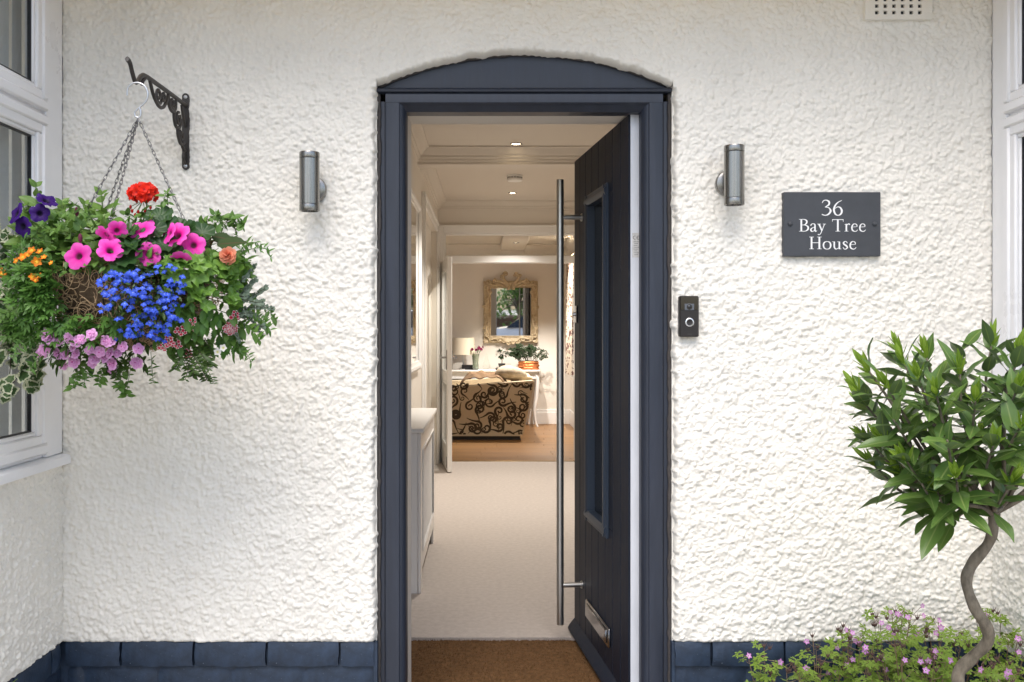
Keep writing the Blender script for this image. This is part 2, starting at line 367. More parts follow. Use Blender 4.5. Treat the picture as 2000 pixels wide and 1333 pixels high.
# solid backing of the walls: front wall around the opening, bay flanks, bay fronts
wb = MB()
wb.box(-3.6, FL - .002, WY + .024, .26, GZ, 2.75); wb.box(FR + .002, 3.9, WY + .024, .26, GZ, 2.75); wb.box(FL - .002, FR + .002, WY + .05, .26, 2.24, 2.75)
for X0, sgn in ((XL, -1), (XR, 1)):
    wb.box(X0 + sgn * .03, X0 + sgn * .25, -.72, WY + .024, GZ, .86); wb.box(X0 + sgn * .02, X0 + sgn * .25, -.72, WY + .024, 2.551, 2.75)
    wb.box(X0 + sgn * .03, X0 + sgn * 2.2, -.95, -.72, GZ, .9); wb.box(X0 + sgn * .016, X0 + sgn * .35, -.95, -.72, .9, 2.75); wb.box(X0 + sgn * .35, X0 + sgn * 2.2, -.95, -.72, 2.3, 2.75); wb.box(X0 + sgn * 1.95, X0 + sgn * 2.2, -.95, WY, GZ, 2.75)
wb.build('wall', M['render'], house, 0)
# overhang of the roof between the bays
M['soffit'] = mat('bounce_yellow_soffit_boards', (.72, .48, .13), .6, var=.08, vscale=4)  # yellow deepened so the unseen soffit bounces warm light onto the wall top
sf = MB(); sf.box(XL, XR, -.47, .3, 2.56, 2.61); sf.box(XL, XR, -.50, -.47, 2.53, 2.74)
sf.build('soffit', M['soffit'], house, 0)
M['rooftile'] = mat('brown_clay_tile', (.16, .08, .055), .8, var=.3, vscale=6)
rf = MB(); rf.extrude([(-.53, 2.752), (.3, 2.80), (5, 5.2), (13, 2.80), (13.2, 2.80), (13.2, 2.93), (5, 5.35), (-.55, 2.80)], -3.8, 6.5, 0); rf.box(XL - 2.3, XL + .03, -1.0, .3, 2.751, 2.82); rf.box(XR - .03, XR + 2.3, -1.0, .3, 2.751, 2.82)
rf.build('roof', M['rooftile'], house, 0)

# plinth bricks, each on its own
def brickmesh(L, D, H, seed):
    import bmesh
    rr = random.Random(seed); mb = MB(); nx, nz = max(3, int(L / .03)), 4; vs = []; fs = []
    # front face as a displaced grid with rounded arrises, closed behind
    for j in range(nz + 1):
        for i in range(nx + 1):
            x = (i / nx - .5) * L; z = (j / nz - .5) * H; e = min(i, nx - i) == 0; f = min(j, nz - j) == 0
            y = rr.uniform(-.0022, .0012) + (.005 if e else 0) + (.005 if f else 0)
            if e: z += rr.uniform(-.002, .002); x += rr.uniform(-.002, .002)
            if f: z += rr.uniform(-.0022, .0022)
            vs.append((x, y, z))
    n0 = len(vs)
    for j in range(nz):
        for i in range(nx): a = j * (nx + 1) + i; fs.append((a, a + 1, a + nx + 2, a + nx + 1))
    ring = [i for i in range(nx + 1)] + [j * (nx + 1) + nx for j in range(1, nz + 1)] + [nz * (nx + 1) + i for i in range(nx - 1, -1, -1)] + [j * (nx + 1) for j in range(nz - 1, 0, -1)]
    for r in ring: x, y, z = vs[r]; vs.append((x, D, z))
    m = len(ring)
    for k in range(m): fs.append((ring[k], n0 + k, n0 + (k + 1) % m, ring[(k + 1) % m]))
    fs.append(tuple(n0 + k for k in range(m))); mb.add(vs, fs); return mb.mesh('brick', M['navy'], 50)
BH, CH = .0790, .0835
BM = {}
def brick(L, c, ang):
    k = round(L, 3)
    if k not in BM: BM[k] = [brickmesh(L, .05, BH, s) for s in (1, 2, 3)]
    inst('brick', random.choice(BM[k]), house, TRS(c, (0, 0, ang)))
for k in range(5):
    zc = PT - .003 - BH / 2 - k * CH; yo = WY - .004 if k == 0 else WY + .016
    if zc < GZ - .02: break
    S = .2385; off = (0, .115, .04, .15, .08)[k]
    for a, b_, st in ((XL + .004, FL - .006, [P(235, 0, WY).x + off * (k > 0)]), (FR + .004, XR - .004, [P(1390, 0, WY).x + off * (k > 0)])):
        js = [a]; x = st[0]
        while x - S > a + .03: x -= S
        while x < b_ - .03:
            if x > a + .03: js.append(x)
            x += S
        js.append(b_)
        for i in range(len(js) - 1): brick(js[i + 1] - js[i] - .008, ((js[i] + js[i + 1]) / 2, yo, zc), 0)
    for X0, sg in ((XL, 1), (XR, -1)):
        xo = X0 + sg * (.004 if k == 0 else -.016); y = -.05 + (k % 2) * .1 + yo
        ys_ = [yo - .004]; y = yo - (.07 if k % 2 == 0 else .17)
        while y > -.7: ys_.append(y); y -= S
        for i in range(len(ys_) - 1): brick(ys_[i] - ys_[i + 1] - .008, (xo, (ys_[i] + ys_[i + 1]) / 2, zc), R(90) * sg)
for q in ((XL - .018, FL - .004, WY + .022, WY + .06), (FR + .004, XR + .018, WY + .022, WY + .06), (XL - .07, XL - .0185, -.72, WY + .024), (XR + .0185, XR + .07, -.72, WY + .024)):
    pm = MB(); pm.box(*q, GZ, PT - .004); pm.build('mortar', M['navy'], house, 0)
for a, b_ in ((FL - .010, FL + .002), (FR - .002, FR + .008)): pm = MB(); pm.box(a, b_, WY + .006, .03, GZ, PT - .006); pm.build('mortar', M['navy'], house, 0)

# air brick high on the wall
v0, v1 = P(1685, 0, WY), P(1815, 42, WY); vx0, vx1, vz0 = v0.x, v1.x, v1.z; vz1 = vz0 + .155
av = MB(); fy = WY - .020; cols_, rows_ = 6, 6
x_in0, x_in1 = vx0 + .024, vx1 - .026; pw = (x_in1 - x_in0) / cols_; ph = .0128
zlist = [vz0 + .016 + i * .0212 for i in range(rows_)]
av.box(vx0, x_in0, fy, 0.0, vz0, vz1); av.box(x_in1, vx1, fy, 0.0, vz0, vz1)
hole = .0118; pz = vz0
for r_ in range(rows_):
    zc = zlist[r_]; av.box(x_in0, x_in1, fy + .0002, 0.0, pz, zc); pz = zc + hole
    for c_ in range(cols_ + 1):
        xa = x_in0 + c_ * pw - (pw - hole) / 2 if c_ else x_in0; xb = min(x_in1, x_in0 + c_ * pw + (pw - hole) / 2)
        av.box(xa, xb, fy + .0002, 0.0, zc, pz)
av.box(x_in0, x_in1, fy + .0002, 0.0, pz, vz1)
av.build('air_vent', M['render'], house, 0)
vb = MB(); vb.box(vx0 + .01, vx1 - .01, WY - .0105, WY - .0095, vz0 + .01, vz1 - .01); vb.build('vent_shade_sheet', M['gasket'], house, 0)  # black sheet close behind the holes stands in for their shaded depth

# ---------------- bay windows
M['blind'] = mat('grey_white_blind_fabric', (.58, .59, .59), .8, var=.08, vscale=30)
M['roomdark'] = mat('shade_grey_room', (.30, .28, .25), .8)  # dark grey puts the dimness of the rooms into their colour
def bay_window(X0, sg):
    "window in the flank of a bay; sg=+1 faces +x"
    def bx(mb, d0, d1, y0, y1, z0, z1, c=.003): mb.box(X0 + sg * d0, X0 + sg * d1, y0, y1, z0, z1, c)
    def ring(mb, d0, d1, y0, y1, z0, z1, wd, c=.003):
        bx(mb, d0, d1, y0, y1, z0, z0 + wd, c); bx(mb, d0, d1, y0, y1, z1 - wd, z1, c); bx(mb, d0, d1, y0, y0 + wd, z0 + wd, z1 - wd, c); bx(mb, d0, d1, y1 - wd, y1, z0 + wd, z1 - wd, c)
    f = MB(); y1 = -.022 if sg > 0 else -.020; dpt = -.15 if sg > 0 else -.115
    bx(f, -.05, .006, dpt - .012, WY - .014, .9, 2.55, .004)                       # corner post
    bx(f, -.05, -.004, WY - .014, y1 + .02, .9, 2.55, .002)
    bx(f, -.055, -.006, -.70, dpt - .012, .9, .93); bx(f, -.055, -.006, -.70, dpt - .012, 2.50, 2.55); bx(f, -.055, -.006, -.70, -.66, .93, 2.50); bx(f, -.055, -.006, -.66, dpt - .012, 1.955, 2.005)
    fr = f.build('window', M['upvc'], house)
    gk = MB(); pn = []
    for z0, z1 in ((.912, 1.972), (1.984, 2.54)):
        s = MB(); a, b_ = -.695, dpt - .002
        wd = .062; ring(s, -.03, .012, a, b_, z0, z1, wd * .55, .006); ring(s, -.03, .006, a + wd * .5, b_ - wd * .5, z0 + wd * .5, z1 - wd * .5, wd * .5, .004)
        ring(s, -.03, -.002, a + wd * .96, b_ - wd * .96, z0 + wd * .96, z1 - wd * .96, .016, .005)
        s.build('sash', M['upvc'], fr)
        ring(gk, -.02, -.008, a + wd + .013, b_ - wd - .013, z0 + wd + .013, z1 - wd - .013, .005, 0)
        p = MB(); bx(p, -.0165, -.0125, a + wd, b_ - wd, z0 + wd, z1 - wd, 0); p.build('pane', M['pane'], fr, 0)
    gk.build('gasket', M['gasket'], fr, 0)
    si = MB(); y_e = WY - .012
    si.extrude([(X0 + sg * -.06, .902), (X0 + sg * .020, .897), (X0 + sg * .030, .893), (X0 + sg * .032, .886), (X0 + sg * .032, .868), (X0 + sg * .026, .866), (X0 + sg * -.06, .872)], -.74, y_e, 1, M=Matrix(((1, 0, 0, 0), (0, 1, 0, 0), (0, 0, 1, 0), (0, 0, 0, 1))))
    si.build('sill', M['upvc'], fr, 30)
    for i in range(8):                                                             # vertical blind slats, turned half open
        yc = -.075 - i * .088; sl_ = MB(); sl_.box(-.043, .043, -.0006, .0006, 0.95, 2.50, M=TRS((X0 - sg * .085, yc, 0), (0, 0, R(96 + 3 * math.sin(i * 2.1)) * sg)))
        sl_.build('blind_slat', M['blind'], fr, 0)
bay_window(XL, 1); bay_window(XR, -1)
# rooms behind the bay windows
for X0, sg in ((XL, -1), (XR, 1)):
    r_ = MB(); a, b_ = X0 + sg * .26, X0 + sg * 1.94
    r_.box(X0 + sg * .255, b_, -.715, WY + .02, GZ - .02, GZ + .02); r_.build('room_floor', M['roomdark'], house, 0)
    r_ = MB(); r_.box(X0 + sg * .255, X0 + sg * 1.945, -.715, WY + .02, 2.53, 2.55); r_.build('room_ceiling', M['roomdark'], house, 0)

# ---------------- door frame
OL, OR_, OT = P(792, 0, 0).x, P(1255, 0, 0).x, P(0, 215, 0).z
def jamb_profile(x_out, x_in):
    s = 1 if x_in > x_out else -1; W_ = abs(x_in - x_out)
    pr = [(0, .09), (0, .012), (.022, .012), (.0225, .018), (.0255, .018), (.026, .002), (.030, 0), (.070, 0), (.073, .003), (.0735, .006), (.080, .009), (.088, .020), (W_, .030), (W_, .09)]
    return [(x_out + s * a, y) for a, y in pr]
HT = P(0, 183, 0).z
dfm = MB(); dfm.extrude(jamb_profile(FL, OL), GZ + .1, OT + .03, 2); dfm.extrude(jamb_profile(FR, OR_), GZ + .1, OT + .03, 2)
frame = dfm.build('door_frame', M['frame'], house, 30)
hd = MB(); Wd = HT - OT
hd.extrude([(.0, HT), (.09, HT), (.09, OT), (.032, OT), (.020, OT + .010), (.010, OT + .018), (.006, OT + .021), (.003, OT + .0215), (-.001, OT + .025), (-.001, HT - .004)], FL + .026, FR - .026, 0)
hd.build('frame_head', M['frame'], frame, 30)
am = MB(); n = 40
xs_ = [lerp(FL - .004, FR + .004, i / n) for i in range(n + 1)]
top = [(x, float(arch(np.array([x]))[0]) + .012) for x in xs_]
out = [(FL - .004, HT + .014)] + top + [(FR + .004, HT + .014)]
vs = [(x, .016, z) for x, z in out] + [(x, .06, z) for x, z in out]; m_ = len(out)
am.add(vs, [tuple(range(m_)), tuple(range(2 * m_ - 1, m_ - 1, -1))] + [(i, (i + 1) % m_, m_ + (i + 1) % m_, m_ + i) for i in range(m_)])
am.build('arch_panel', M['frame'], frame, 0)
hm = MB(); hm.extrude([(-.010, HT + .004), (-.012, HT + .010), (-.008, HT + .015), (.004, HT + .020), (.03, HT + .026), (.03, HT + .003), (0, HT + .002)], FL - .002, FR + .002, 0)
hm.build('drip_moulding', M['frame'], frame, 30)
M['sealant'] = mat('grey_brown_sealant', (.055, .048, .045), .8, var=.35, vscale=60, bump=.8, bscale=120)
se = MB()
def wob(p, s): return p + Vector((random.uniform(-s, s), random.uniform(-s, s) * .5, random.uniform(-s, s)))
se.tube([wob(Vector((FL + .004, .006, z)), .0025) for z in np.arange(0, 2.1, .02)], .0065, 6); se.tube([wob(Vector((FR - .004, .006, z)), .0025) for z in np.arange(0, 2.1, .02)], .0065, 6)
se.tube([wob(Vector((x, .010, float(arch(np.array([x]))[0]) + .001)), .002) for x in np.arange(FL, FR, .015)], .0045, 6)
se.build('sealant_bead', M['sealant'], frame, 180)
th = MB(); th.box(OL - .002, OR_ + .002, -.03, .115, -.075, -.028, .006); th.build('threshold', M['frame'], frame)
stp = MB(); stp.box(FL - .05, FR + .05, -.32, -.034, GZ - .02, -.09, .01); stp.box(OL, OR_, -.034, .3, GZ, -.076); stp.build('doorstep', M['navy'], house)

# ---------------- front door leaf (local: x from hinge to free edge, y outward face, z up)
HX, HY, LW, LT, LH = .4805, .07, .899, .046, 2.03
sb_ = MB(); gu0, gu1, gz0, gz1 = .322, .600, .572, 1.802
for a in ((0, gu0, 0, LH), (gu1, LW, 0, LH), (gu0, gu1, 0, gz0), (gu0, gu1, gz1, LH)): sb_.box(a[0], a[1], -LT, -.0065, a[2], a[3])
door = bpy.data.objects.new('front_door', sb_.mesh('front_door', M['dooredge'], 0)); col.objects.link(door); door.parent = house
ang = math.atan2(.9939, -.1107)
door.matrix_local = Matrix.Translation(Vector((HX, HY, 0)) - ORG[house.name]) @ Matrix.Rotation(ang, 4, 'Z'); ORG[door.name] = Vector()
door['label'] = 'dark slate front door swung inwards, showing its white hinge edge'
nb = 8; bw = LW / nb
for i in range(nb):
    u0, u1 = i * bw + (.0015 if i else 0), (i + 1) * bw - (.0015 if i < nb - 1 else 0)
    segs = [(.0, LH)] if (u1 <= gu0 or u0 >= gu1) else [(0, gz0), (gz1, LH)]
    for z0, z1 in segs:
        bd = MB(); bd.box(u0, u1, -.0064, 0, z0, z1, .0028); bd.build('board', M['doorskin'], door, 30)
    if u0 < gu0 < u1: bd = MB(); bd.box(u0, gu0, -.0064, 0, gz0 + .0005, gz1 - .0005, .0015); bd.build('board', M['doorskin'], door, 30)
    if u0 < gu1 < u1: bd = MB(); bd.box(gu1, u1, -.0064, 0, gz0 + .0005, gz1 - .0005, .0015); bd.build('board', M['doorskin'], door, 30)
gm = MB()
prof = [(-.040, 0.0005), (-.040, .006), (-.034, .011), (-.026, .010), (-.020, .016), (-.008, .017), (.004, .010), (.006, -.0195), (-.0, -.0195)]
for a, b_, ax, s, base in ((gz0 - .036, gz1 + .036, 2, 1, gu0), (gz0 - .036, gz1 + .036, 2, -1, gu1)):
    gm.extrude([(base + s * p, q) for p, q in prof], a, b_, 2)
for s, base in ((1, gz0), (-1, gz1)): gm.extrude([(q + .0006, base + s * p) for p, q in prof], gu0 - .036, gu1 + .036, 0)
gm.build('glazing_moulding', M['moulding'], door, 40)
gp = MB(); gp.box(gu0, gu1, -.026, -.020, gz0, gz1); gp.build('glass', M['darkglass'], door, 0)
hb = MB(); hu, ho = .7415, .093
hb.lathe([(.0, .078), (.0142, .078), (.0150, .079), (.0150, 1.923), (.0142, 1.924), (0, 1.924)], 28, M=TRS((hu, ho, 0)), caps=False)
for z in (.241, 1.768):
    hb.lathe([(.0105, -.003), (.0105, ho - .004)], 18, M=TRS((hu, 0, z), (R(-90), 0, 0))); hb.lathe([(.0165, -.001), (.0165, .004), (.0145, .006), (.0, .006)], 20, M=TRS((hu, 0, z), (R(-90), 0, 0)))
hb.build('pull_handle', M['steel'], door, 35)
lp = MB(); lp.box(.250, .638, .0, .010, .140, .212, .004); lp.box(.275, .613, .009, .016, .150, .202, .005); lp.build('letter_plate', M['chrome'], door)
lk = MB(); lk.box(.835, .872, 0, .006, 1.33, 1.405, .003); lk.lathe([(.0085, 0), (.0085, .016), (.007, .018), (0, .018)], 16, M=TRS((.853, 0, 1.367), (R(-90), 0, 0))); lk.build('lock_cylinder', M['chrome'], door)
wbr = MB(); wbr.extrude([(0.0005, .008), (.028, .008), (.030, .016), (.022, .030), (.010, .046), (.0005, .056)], .006, LW - .004, 0); wbr.build('weather_bar', M['doorskin'], door, 30)
st_ = MB(); st_.box(-.0006, -.0001, -.040, -.012, 1.545, 1.628)
M['sticker'] = mat('silver_sticker', (.55, .54, .52), .5, var=.2, vscale=60)
stk = st_.build('certificate_sticker', M['sticker'], door, 0)
tx = MB()
def arc_pts(cx, cz, r, a0, a1, n=12): return [(cx + r * math.cos(R(lerp(a0, a1, i / n))), cz + r * math.sin(R(lerp(a0, a1, i / n)))) for i in range(n + 1)]
def ribbon(mb, pts, wds, tf, th=.0004):
    "flat stroke: 2-D points with widths, mapped by tf(x, z, lift)"
    n_ = len(pts); L_ = []; 
    for i in range(n_):
        a = Vector(pts[max(0, i - 1)]); b2 = Vector(pts[min(n_ - 1, i + 1)]); t = (b2 - a); t = t.normalized() if t.length > 1e-9 else Vector((1, 0)); nn = Vector((-t.y, t.x)); w_ = wds[i] if isinstance(wds, (list, tuple)) else wds
        p = Vector(pts[i]); L_.append((p + nn * w_ / 2, p - nn * w_ / 2))
    vs = [tf(q.x, q.y, th) for pr in L_ for q in pr] + [tf(q.x, q.y, 0) for pr in L_ for q in pr]; k = 2 * n_
    fs = [(2 * i, 2 * i + 1, 2 * i + 3, 2 * i + 2) for i in range(n_ - 1)] + [(2 * i, 2 * i + 2, k + 2 * i + 2, k + 2 * i) for i in range(n_ - 1)] + [(2 * i + 1, k + 2 * i + 1, k + 2 * i + 3, 2 * i + 3) for i in range(n_ - 1)]
    fs += [(0, k, k + 1, 1), (2 * n_ - 2, 2 * n_ - 1, k + 2 * n_ - 1, k + 2 * n_ - 2)]
    mb.add(vs, fs)
etf = lambda x, z, l: (-.0006 - l, -.026 - x, 1.612 + z)
cp = lambda pts: [(p[0], p[1]) for p in pts]
ribbon(tx, cp(arc_pts(-.0050, 0, .0055, 70, 290)), .0016, etf, .0002); ribbon(tx, cp(arc_pts(.0072, 0, .0055, 70, 290)), .0016, etf, .0002); ribbon(tx, [(.0022, 0), (.0066, 0)], .0015, lambda x, z, l: etf(x, z, l + .00005), .0002)
for i in range(8): ribbon(tx, [(-.009 + .002 * (i % 2), -.014 - i * .0062), (.009 - .003 * (i % 3), -.014 - i * .0062)], .0011, etf, .0002)
tx.build('sticker_print', M['black'], stk, 0)
rs = MB(); rs.box(.03, .22, -.03, -.018, LH, LH + .012); rs.tube([(.05, -.024, LH + .02), (.2, .02, LH + .03)], .006, 8); rs.build('door_restrictor', M['chrome'], door)
# ------------------------------------------------------------------ interior shell
HLX, HRX = -.482, 1.00           # hall side walls
EY = 6.18                        # end wall of the hall (hall side)
HC = 2.57; LC = 2.48             # ceilings
LY0, LY1, LXL, LXR = 6.30, 9.90, -3.2, 1.17
def struct(mb, name, m, smooth=0):
    return tag(mb.build(name, m, None, smooth), kind='structure')
s = MB(); s.box(HLX - .1, HRX + .1, .87, EY + .02, -.06, 0); s.build
carpet = struct(s, 'carpet', M['carpet'])
# carpet pile: short tufts along the near edge so that it does not end in a ruled line
tf_ = MB()
for i in range(1500):
    x = random.uniform(HLX, HRX); y = .872 - abs(random.gauss(0, .005)); h = random.uniform(.004, .009); a = random.uniform(-.004, .004)
    tf_.add([(x - .0028, y, -.012), (x + .0028, y, -.012), (x + a, y - .004, h - .004)], [(0, 1, 2)])
tfo = tf_.build('pile_edge', M['carpet'], carpet, 0); tag(tfo, kind='stuff')
s = MB(); s.box(OL - .25, HRX, .115, .868, -.06, -.010); mt = s.build('doormat', M['coir'], None, 0)
tag(mt, 'brown coir mat let into the floor behind the open front door', 'doormat')
pl_ = MB()
for i in range(9000):
    x = random.uniform(OL - .02, OR_ + .3); y = random.uniform(.117, .866); a, b_ = random.uniform(-.004, .004), random.uniform(-.004, .004)
    pl_.add([(x - .0015, y, -.0105), (x + .0015, y, -.0105), (x + a, y + b_, random.uniform(-.006, -.001))], [(0, 1, 2)])
tag(pl_.build('pile', M['coir'], mt, 0), kind='stuff')
# hall walls
WT = .1
wl = MB(); cy0, cy1, cz1 = 3.97, 5.96, 2.25      # blind doorway in the left wall
wl.box(HLX - WT, HLX, .26, cy0, -.06, HC); wl.box(HLX - WT, HLX, cy1, EY, -.06, HC); wl.box(HLX - WT, HLX, cy0, cy1, cz1, HC); wl.box(HLX - WT, HLX - .05, cy0, cy1, -.06, cz1)
wall_left = struct(wl, 'wall_left', M['wallin'])
ca = MB()
for y0, y1, z0, z1 in ((cy0 - .085, cy0, 0, cz1 + .085), (cy1, cy1 + .085, 0, cz1 + .085), (cy0, cy1, cz1, cz1 + .085)):
    ca.box(HLX + .0005, HLX + .018, y0, y1, z0, z1, .004)
    if y1 - y0 < .1: ca.box(HLX + .017, HLX + .028, y0 + (.05 if y0 < cy0 else .005), y1 - (.005 if y0 < cy0 else .05), z0, z1, .004)
    else: ca.box(HLX + .017, HLX + .028, y0 - .08, y1 + .08, z1 - .035, z1 - .003, .004)
ca.build('architrave', M['gloss'], wall_left)
wr = MB(); wr.box(HRX, HRX + WT, .26, EY, -.06, HC); wall_right = struct(wr, 'wall_right', M['wallin'])
we = MB(); DL, DR, DT = -.435, .905, 2.265        # end doorway
we.box(HLX - WT, DL, EY, LY0, -.06, HC); we.box(DR, HRX + WT, EY, LY0, -.06, HC); we.box(DL, DR, EY, LY0, DT, HC); we.box(LXL, HLX - WT, EY, LY0, -.06, HC); we.box(HRX + WT, LXR + .1, EY, LY0, -.06, HC)
wall_end = struct(we, 'wall_hall_end', M['wallin'])
fw = MB(); fw.box(HLX - WT, OL - .03, .262, .27, -.06, HC); fw.box(OR_ + .05, HRX + WT, .262, .27, -.06, HC); fw.box(OL - .03, OR_ + .05, .262, .27, 2.1, HC)
fw.box(OL - .04, OL - .002, .09, .262, -.06, 2.11); fw.box(OR_ + .035, OR_ + .05, .09, .262, -.06, 2.11); fw.box(OL - .03, OR_ + .05, .09, .262, OT + .01, OT + .02)
struct(fw, 'wall_hall_front', M['wallin'])
hc = MB(); hc.box(HLX - WT, HRX + WT, .26, EY, HC, HC + .05)
hall_ceiling = struct(hc, 'ceiling_hall', M['ceil'])
# dropped beam with its cornice, and the cornices round the hall
bmy = 3.45
co = MB(); co.box(HLX, HRX, bmy, bmy + .14, HC - .115, HC)
co.build('beam', M['ceil'], hall_ceiling, 0)
CP = [(0, 0), (.085, 0), (.085, -.010), (.070, -.016), (.055, -.030), (.040, -.048), (.026, -.056), (.024, -.068), (.012, -.078), (.010, -.092), (0, -.098)]
def cornice(a, b_, ax, base, sg, z, parent, k=1.0):
    mb = MB()
    mb.extrude([(base + sg * p * k, z + q * k) for p, q in CP], a, b_, ax); return mb.build('cornice', M['ceil'], parent, 20)
cornice(.27, bmy, 1, HLX, 1, HC, hall_ceiling); cornice(bmy + .14, EY, 1, HLX, 1, HC, hall_ceiling); cornice(.27, bmy, 1, HRX, -1, HC, hall_ceiling); cornice(bmy + .14, EY, 1, HRX, -1, HC, hall_ceiling)
cornice(HLX, HRX, 0, bmy, -1, HC, hall_ceiling); cornice(HLX, HRX, 0, EY, -1, HC, hall_ceiling, .8)
# skirting in hall
sk = MB(); sk.box(HLX, HLX + .016, .27, cy0 - .086, 0, .16, .005); sk.build('skirting', M['gloss'], wall_left)
sk = MB(); sk.box(HRX - .016, HRX, .27, EY, 0, .16, .005); sk.build('skirting', M['gloss'], wall_right)
# end doorway lining with transom bar and fanlight
dw = MB(); dw.box(DL - .001, DL + .03, EY - .012, LY0 + .012, 0, DT, .003); dw.box(DR - .03, DR + .001, EY - .012, LY0 + .012, 0, DT, .003); dw.box(DL + .03, DR - .03, EY - .012, LY0 + .012, DT - .022, DT, .003)
TZ0, TZ1 = 1.965, 2.035
dw.box(DL + .03, DR - .03, EY - .004, LY0 + .004, TZ0, TZ1, .004)
for x0, x1 in ((DL - .045, DL + .012), (DR - .012, DR + .07)): dw.box(x0, x1, EY - .026, EY - .0125, 0, DT + .07, .005)
dw.box(DL + .012, DR - .012, EY - .026, EY - .0125, DT - .008, DT + .07, .005); dw.box(DL - .045, DR + .07, EY - .034, EY - .0262, DT + .05, DT + .072, .003)
dwo = dw.build('doorway_lining', M['gloss'], wall_end)
fg = MB(); fg.box(DL + .03, DR - .03, EY + .055, EY + .059, TZ1, DT - .022); fg.build('fanlight_pane', M['clear'], dwo, 0)

# ------------------------------------------------------------------ lounge shell
lf = MB(); lf.box(LXL, LXR + .1, EY + .021, LY1, -.06, -.022); wood = struct(lf, 'wooden_floor', mat('floor_joist_dark', (.05, .03, .015), .8))
M['oak'] = mat('oak_floorboard', (.27, .135, .043), .38, c2=(.18, .083, .023), vscale=5, bump=.12, bscale=40, stretch=(.25, 4, 4), objrand=.16)
rowd = (LY1 - EY - .021) / 44; pmeshes = {}
for r_ in range(44):
    y0 = EY + .021 + r_ * rowd; x = -1.5 - random.uniform(0, .6)
    while x < LXR:
        Lp = random.choice((.75, .95, 1.2)); x1 = min(x + Lp, LXR)
        if x1 > -1.5:
            x0 = max(x, -1.5); k = round(x1 - x0, 2)
            if k < .03: x = x1; continue
            if k not in pmeshes: q = MB(); q.box(-k / 2 + .001, k / 2 - .001, -rowd / 2 + .0012, rowd / 2 - .0012, 0, .020, .0012); pmeshes[k] = q.mesh('plank', M['oak'], 0)
            inst('plank', pmeshes[k], wood, TRS(((x0 + x1) / 2, y0 + rowd / 2, -.0215)))
        x = x1
lb = MB(); lb.box(LXL, -1.502, EY + .021, LY1, -.0215, -.002); lb.build('floor_beyond', M['oak'], wood, 0)
tb = MB(); tb.box(DL + .03, DR - .03, EY + .002, EY + .032, -.004, .006, .003); tb.build('threshold_strip', mat('brass_threshold', (.30, .20, .09), .4, .8), wood)
lw = MB(); wy0, wy1, wz0, wz1 = 7.15, 9.42, .70, 2.12
lw.box(LXR, LXR + .22, EY, wy0, -.06, LC + .2); lw.box(LXR, LXR + .22, wy1, LY1, -.06, LC + .2); lw.box(LXR, LXR + .22, wy0, wy1, -.06, wz0); lw.box(LXR, LXR + .22, wy0, wy1, wz1, LC + .2)
wall_lr = struct(lw, 'wall_lounge_right', M['wallin'])
wi = MB(); wi.box(LXR - .05, LXR + .15, wy0 - .05, wy1 + .07, wz0 - .03, wz0 + .002, .005); wi.build('window_board', M['gloss'], wall_lr)
wi = MB()
for y0, y1, z0, z1 in ((wy0, wy0 + .06, wz0, wz1), (wy1 - .06, wy1, wz0, wz1), ((wy0 + wy1) / 2 - .04, (wy0 + wy1) / 2 + .04, wz0, wz1), (wy0, wy1, wz0, wz0 + .06), (wy0, wy1, wz1 - .06, wz1)): wi.box(LXR + .14, LXR + .19, y0, y1, z0 + .003, z1)
win = wi.build('window_frame', M['upvc'], wall_lr, 0)
wp = MB(); wp.box(LXR + .16, LXR + .164, wy0 + .06, wy1 - .06, wz0 + .06, wz1 - .06); wp.build('window_pane', M['clear'], win, 0)
# left lounge wall with a wide unseen opening added to let daylight in
ll = MB(); ly0, ly1 = 6.9, 9.3
ll.box(LXL - .2, LXL, EY, ly0, -.06, LC + .2); ll.box(LXL - .2, LXL, ly1, LY1, -.06, LC + .2); ll.box(LXL - .2, LXL, ly0, ly1, -.06, .3); ll.box(LXL - .2, LXL, ly0, ly1, 2.2, LC + .2)
struct(ll, 'wall_lounge_left', M['wallin'])
lf_ = MB(); lf_.box(LXL - .2, LXR + .22, LY1, LY1 + .1, -.06, LC + .2); wall_far = struct(lf_, 'wall_lounge_far', M['wallin'])
sk = MB(); sk.box(LXL, LXR, LY1 - .02, LY1 - .0005, -.002, .20, .004); sk.box(LXL, LXR, LY1 - .028, LY1 - .0195, -.002, .165, .004); sk.build('skirting', M['gloss'], wall_far)
sk = MB(); sk.box(LXR - .02, LXR - .0005, LY0, LY1 - .03, -.002, .20, .004); sk.build('skirting', M['gloss'], wall_lr)
lc = MB(); lc.box(LXL - .2, LXR + .22, EY + .1, LY1 + .1, LC, LC + .05); lounge_ceiling = struct(lc, 'ceiling_lounge', M['ceil'])
bmx0, bmx1 = P(977, 0, LY1).x, P(1024, 0, LY1).x
lb_ = MB(); lb_.box(bmx0, bmx1, LY0, LY1, LC - .075, LC, .01); lb_.build('beam', M['ceil'], lounge_ceiling)
cv = [(0, 0), (.13, 0), (.13, -.012), (.105, -.02), (.07, -.04), (.04, -.07), (.02, -.105), (.012, -.13), (0, -.13)]
for a, b_ in ((LXL, bmx0), (bmx1, LXR)):
    q = MB(); q.extrude([(LY1 - p, LC + z) for p, z in cv], a, b_, 0); q.build('cornice', M['ceil'], lounge_ceiling, 30)
q = MB(); q.extrude([(LXR - p, LC + z) for p, z in cv], LY0, LY1 - .13, 1); q.build('cornice', M['ceil'], lounge_ceiling, 30)

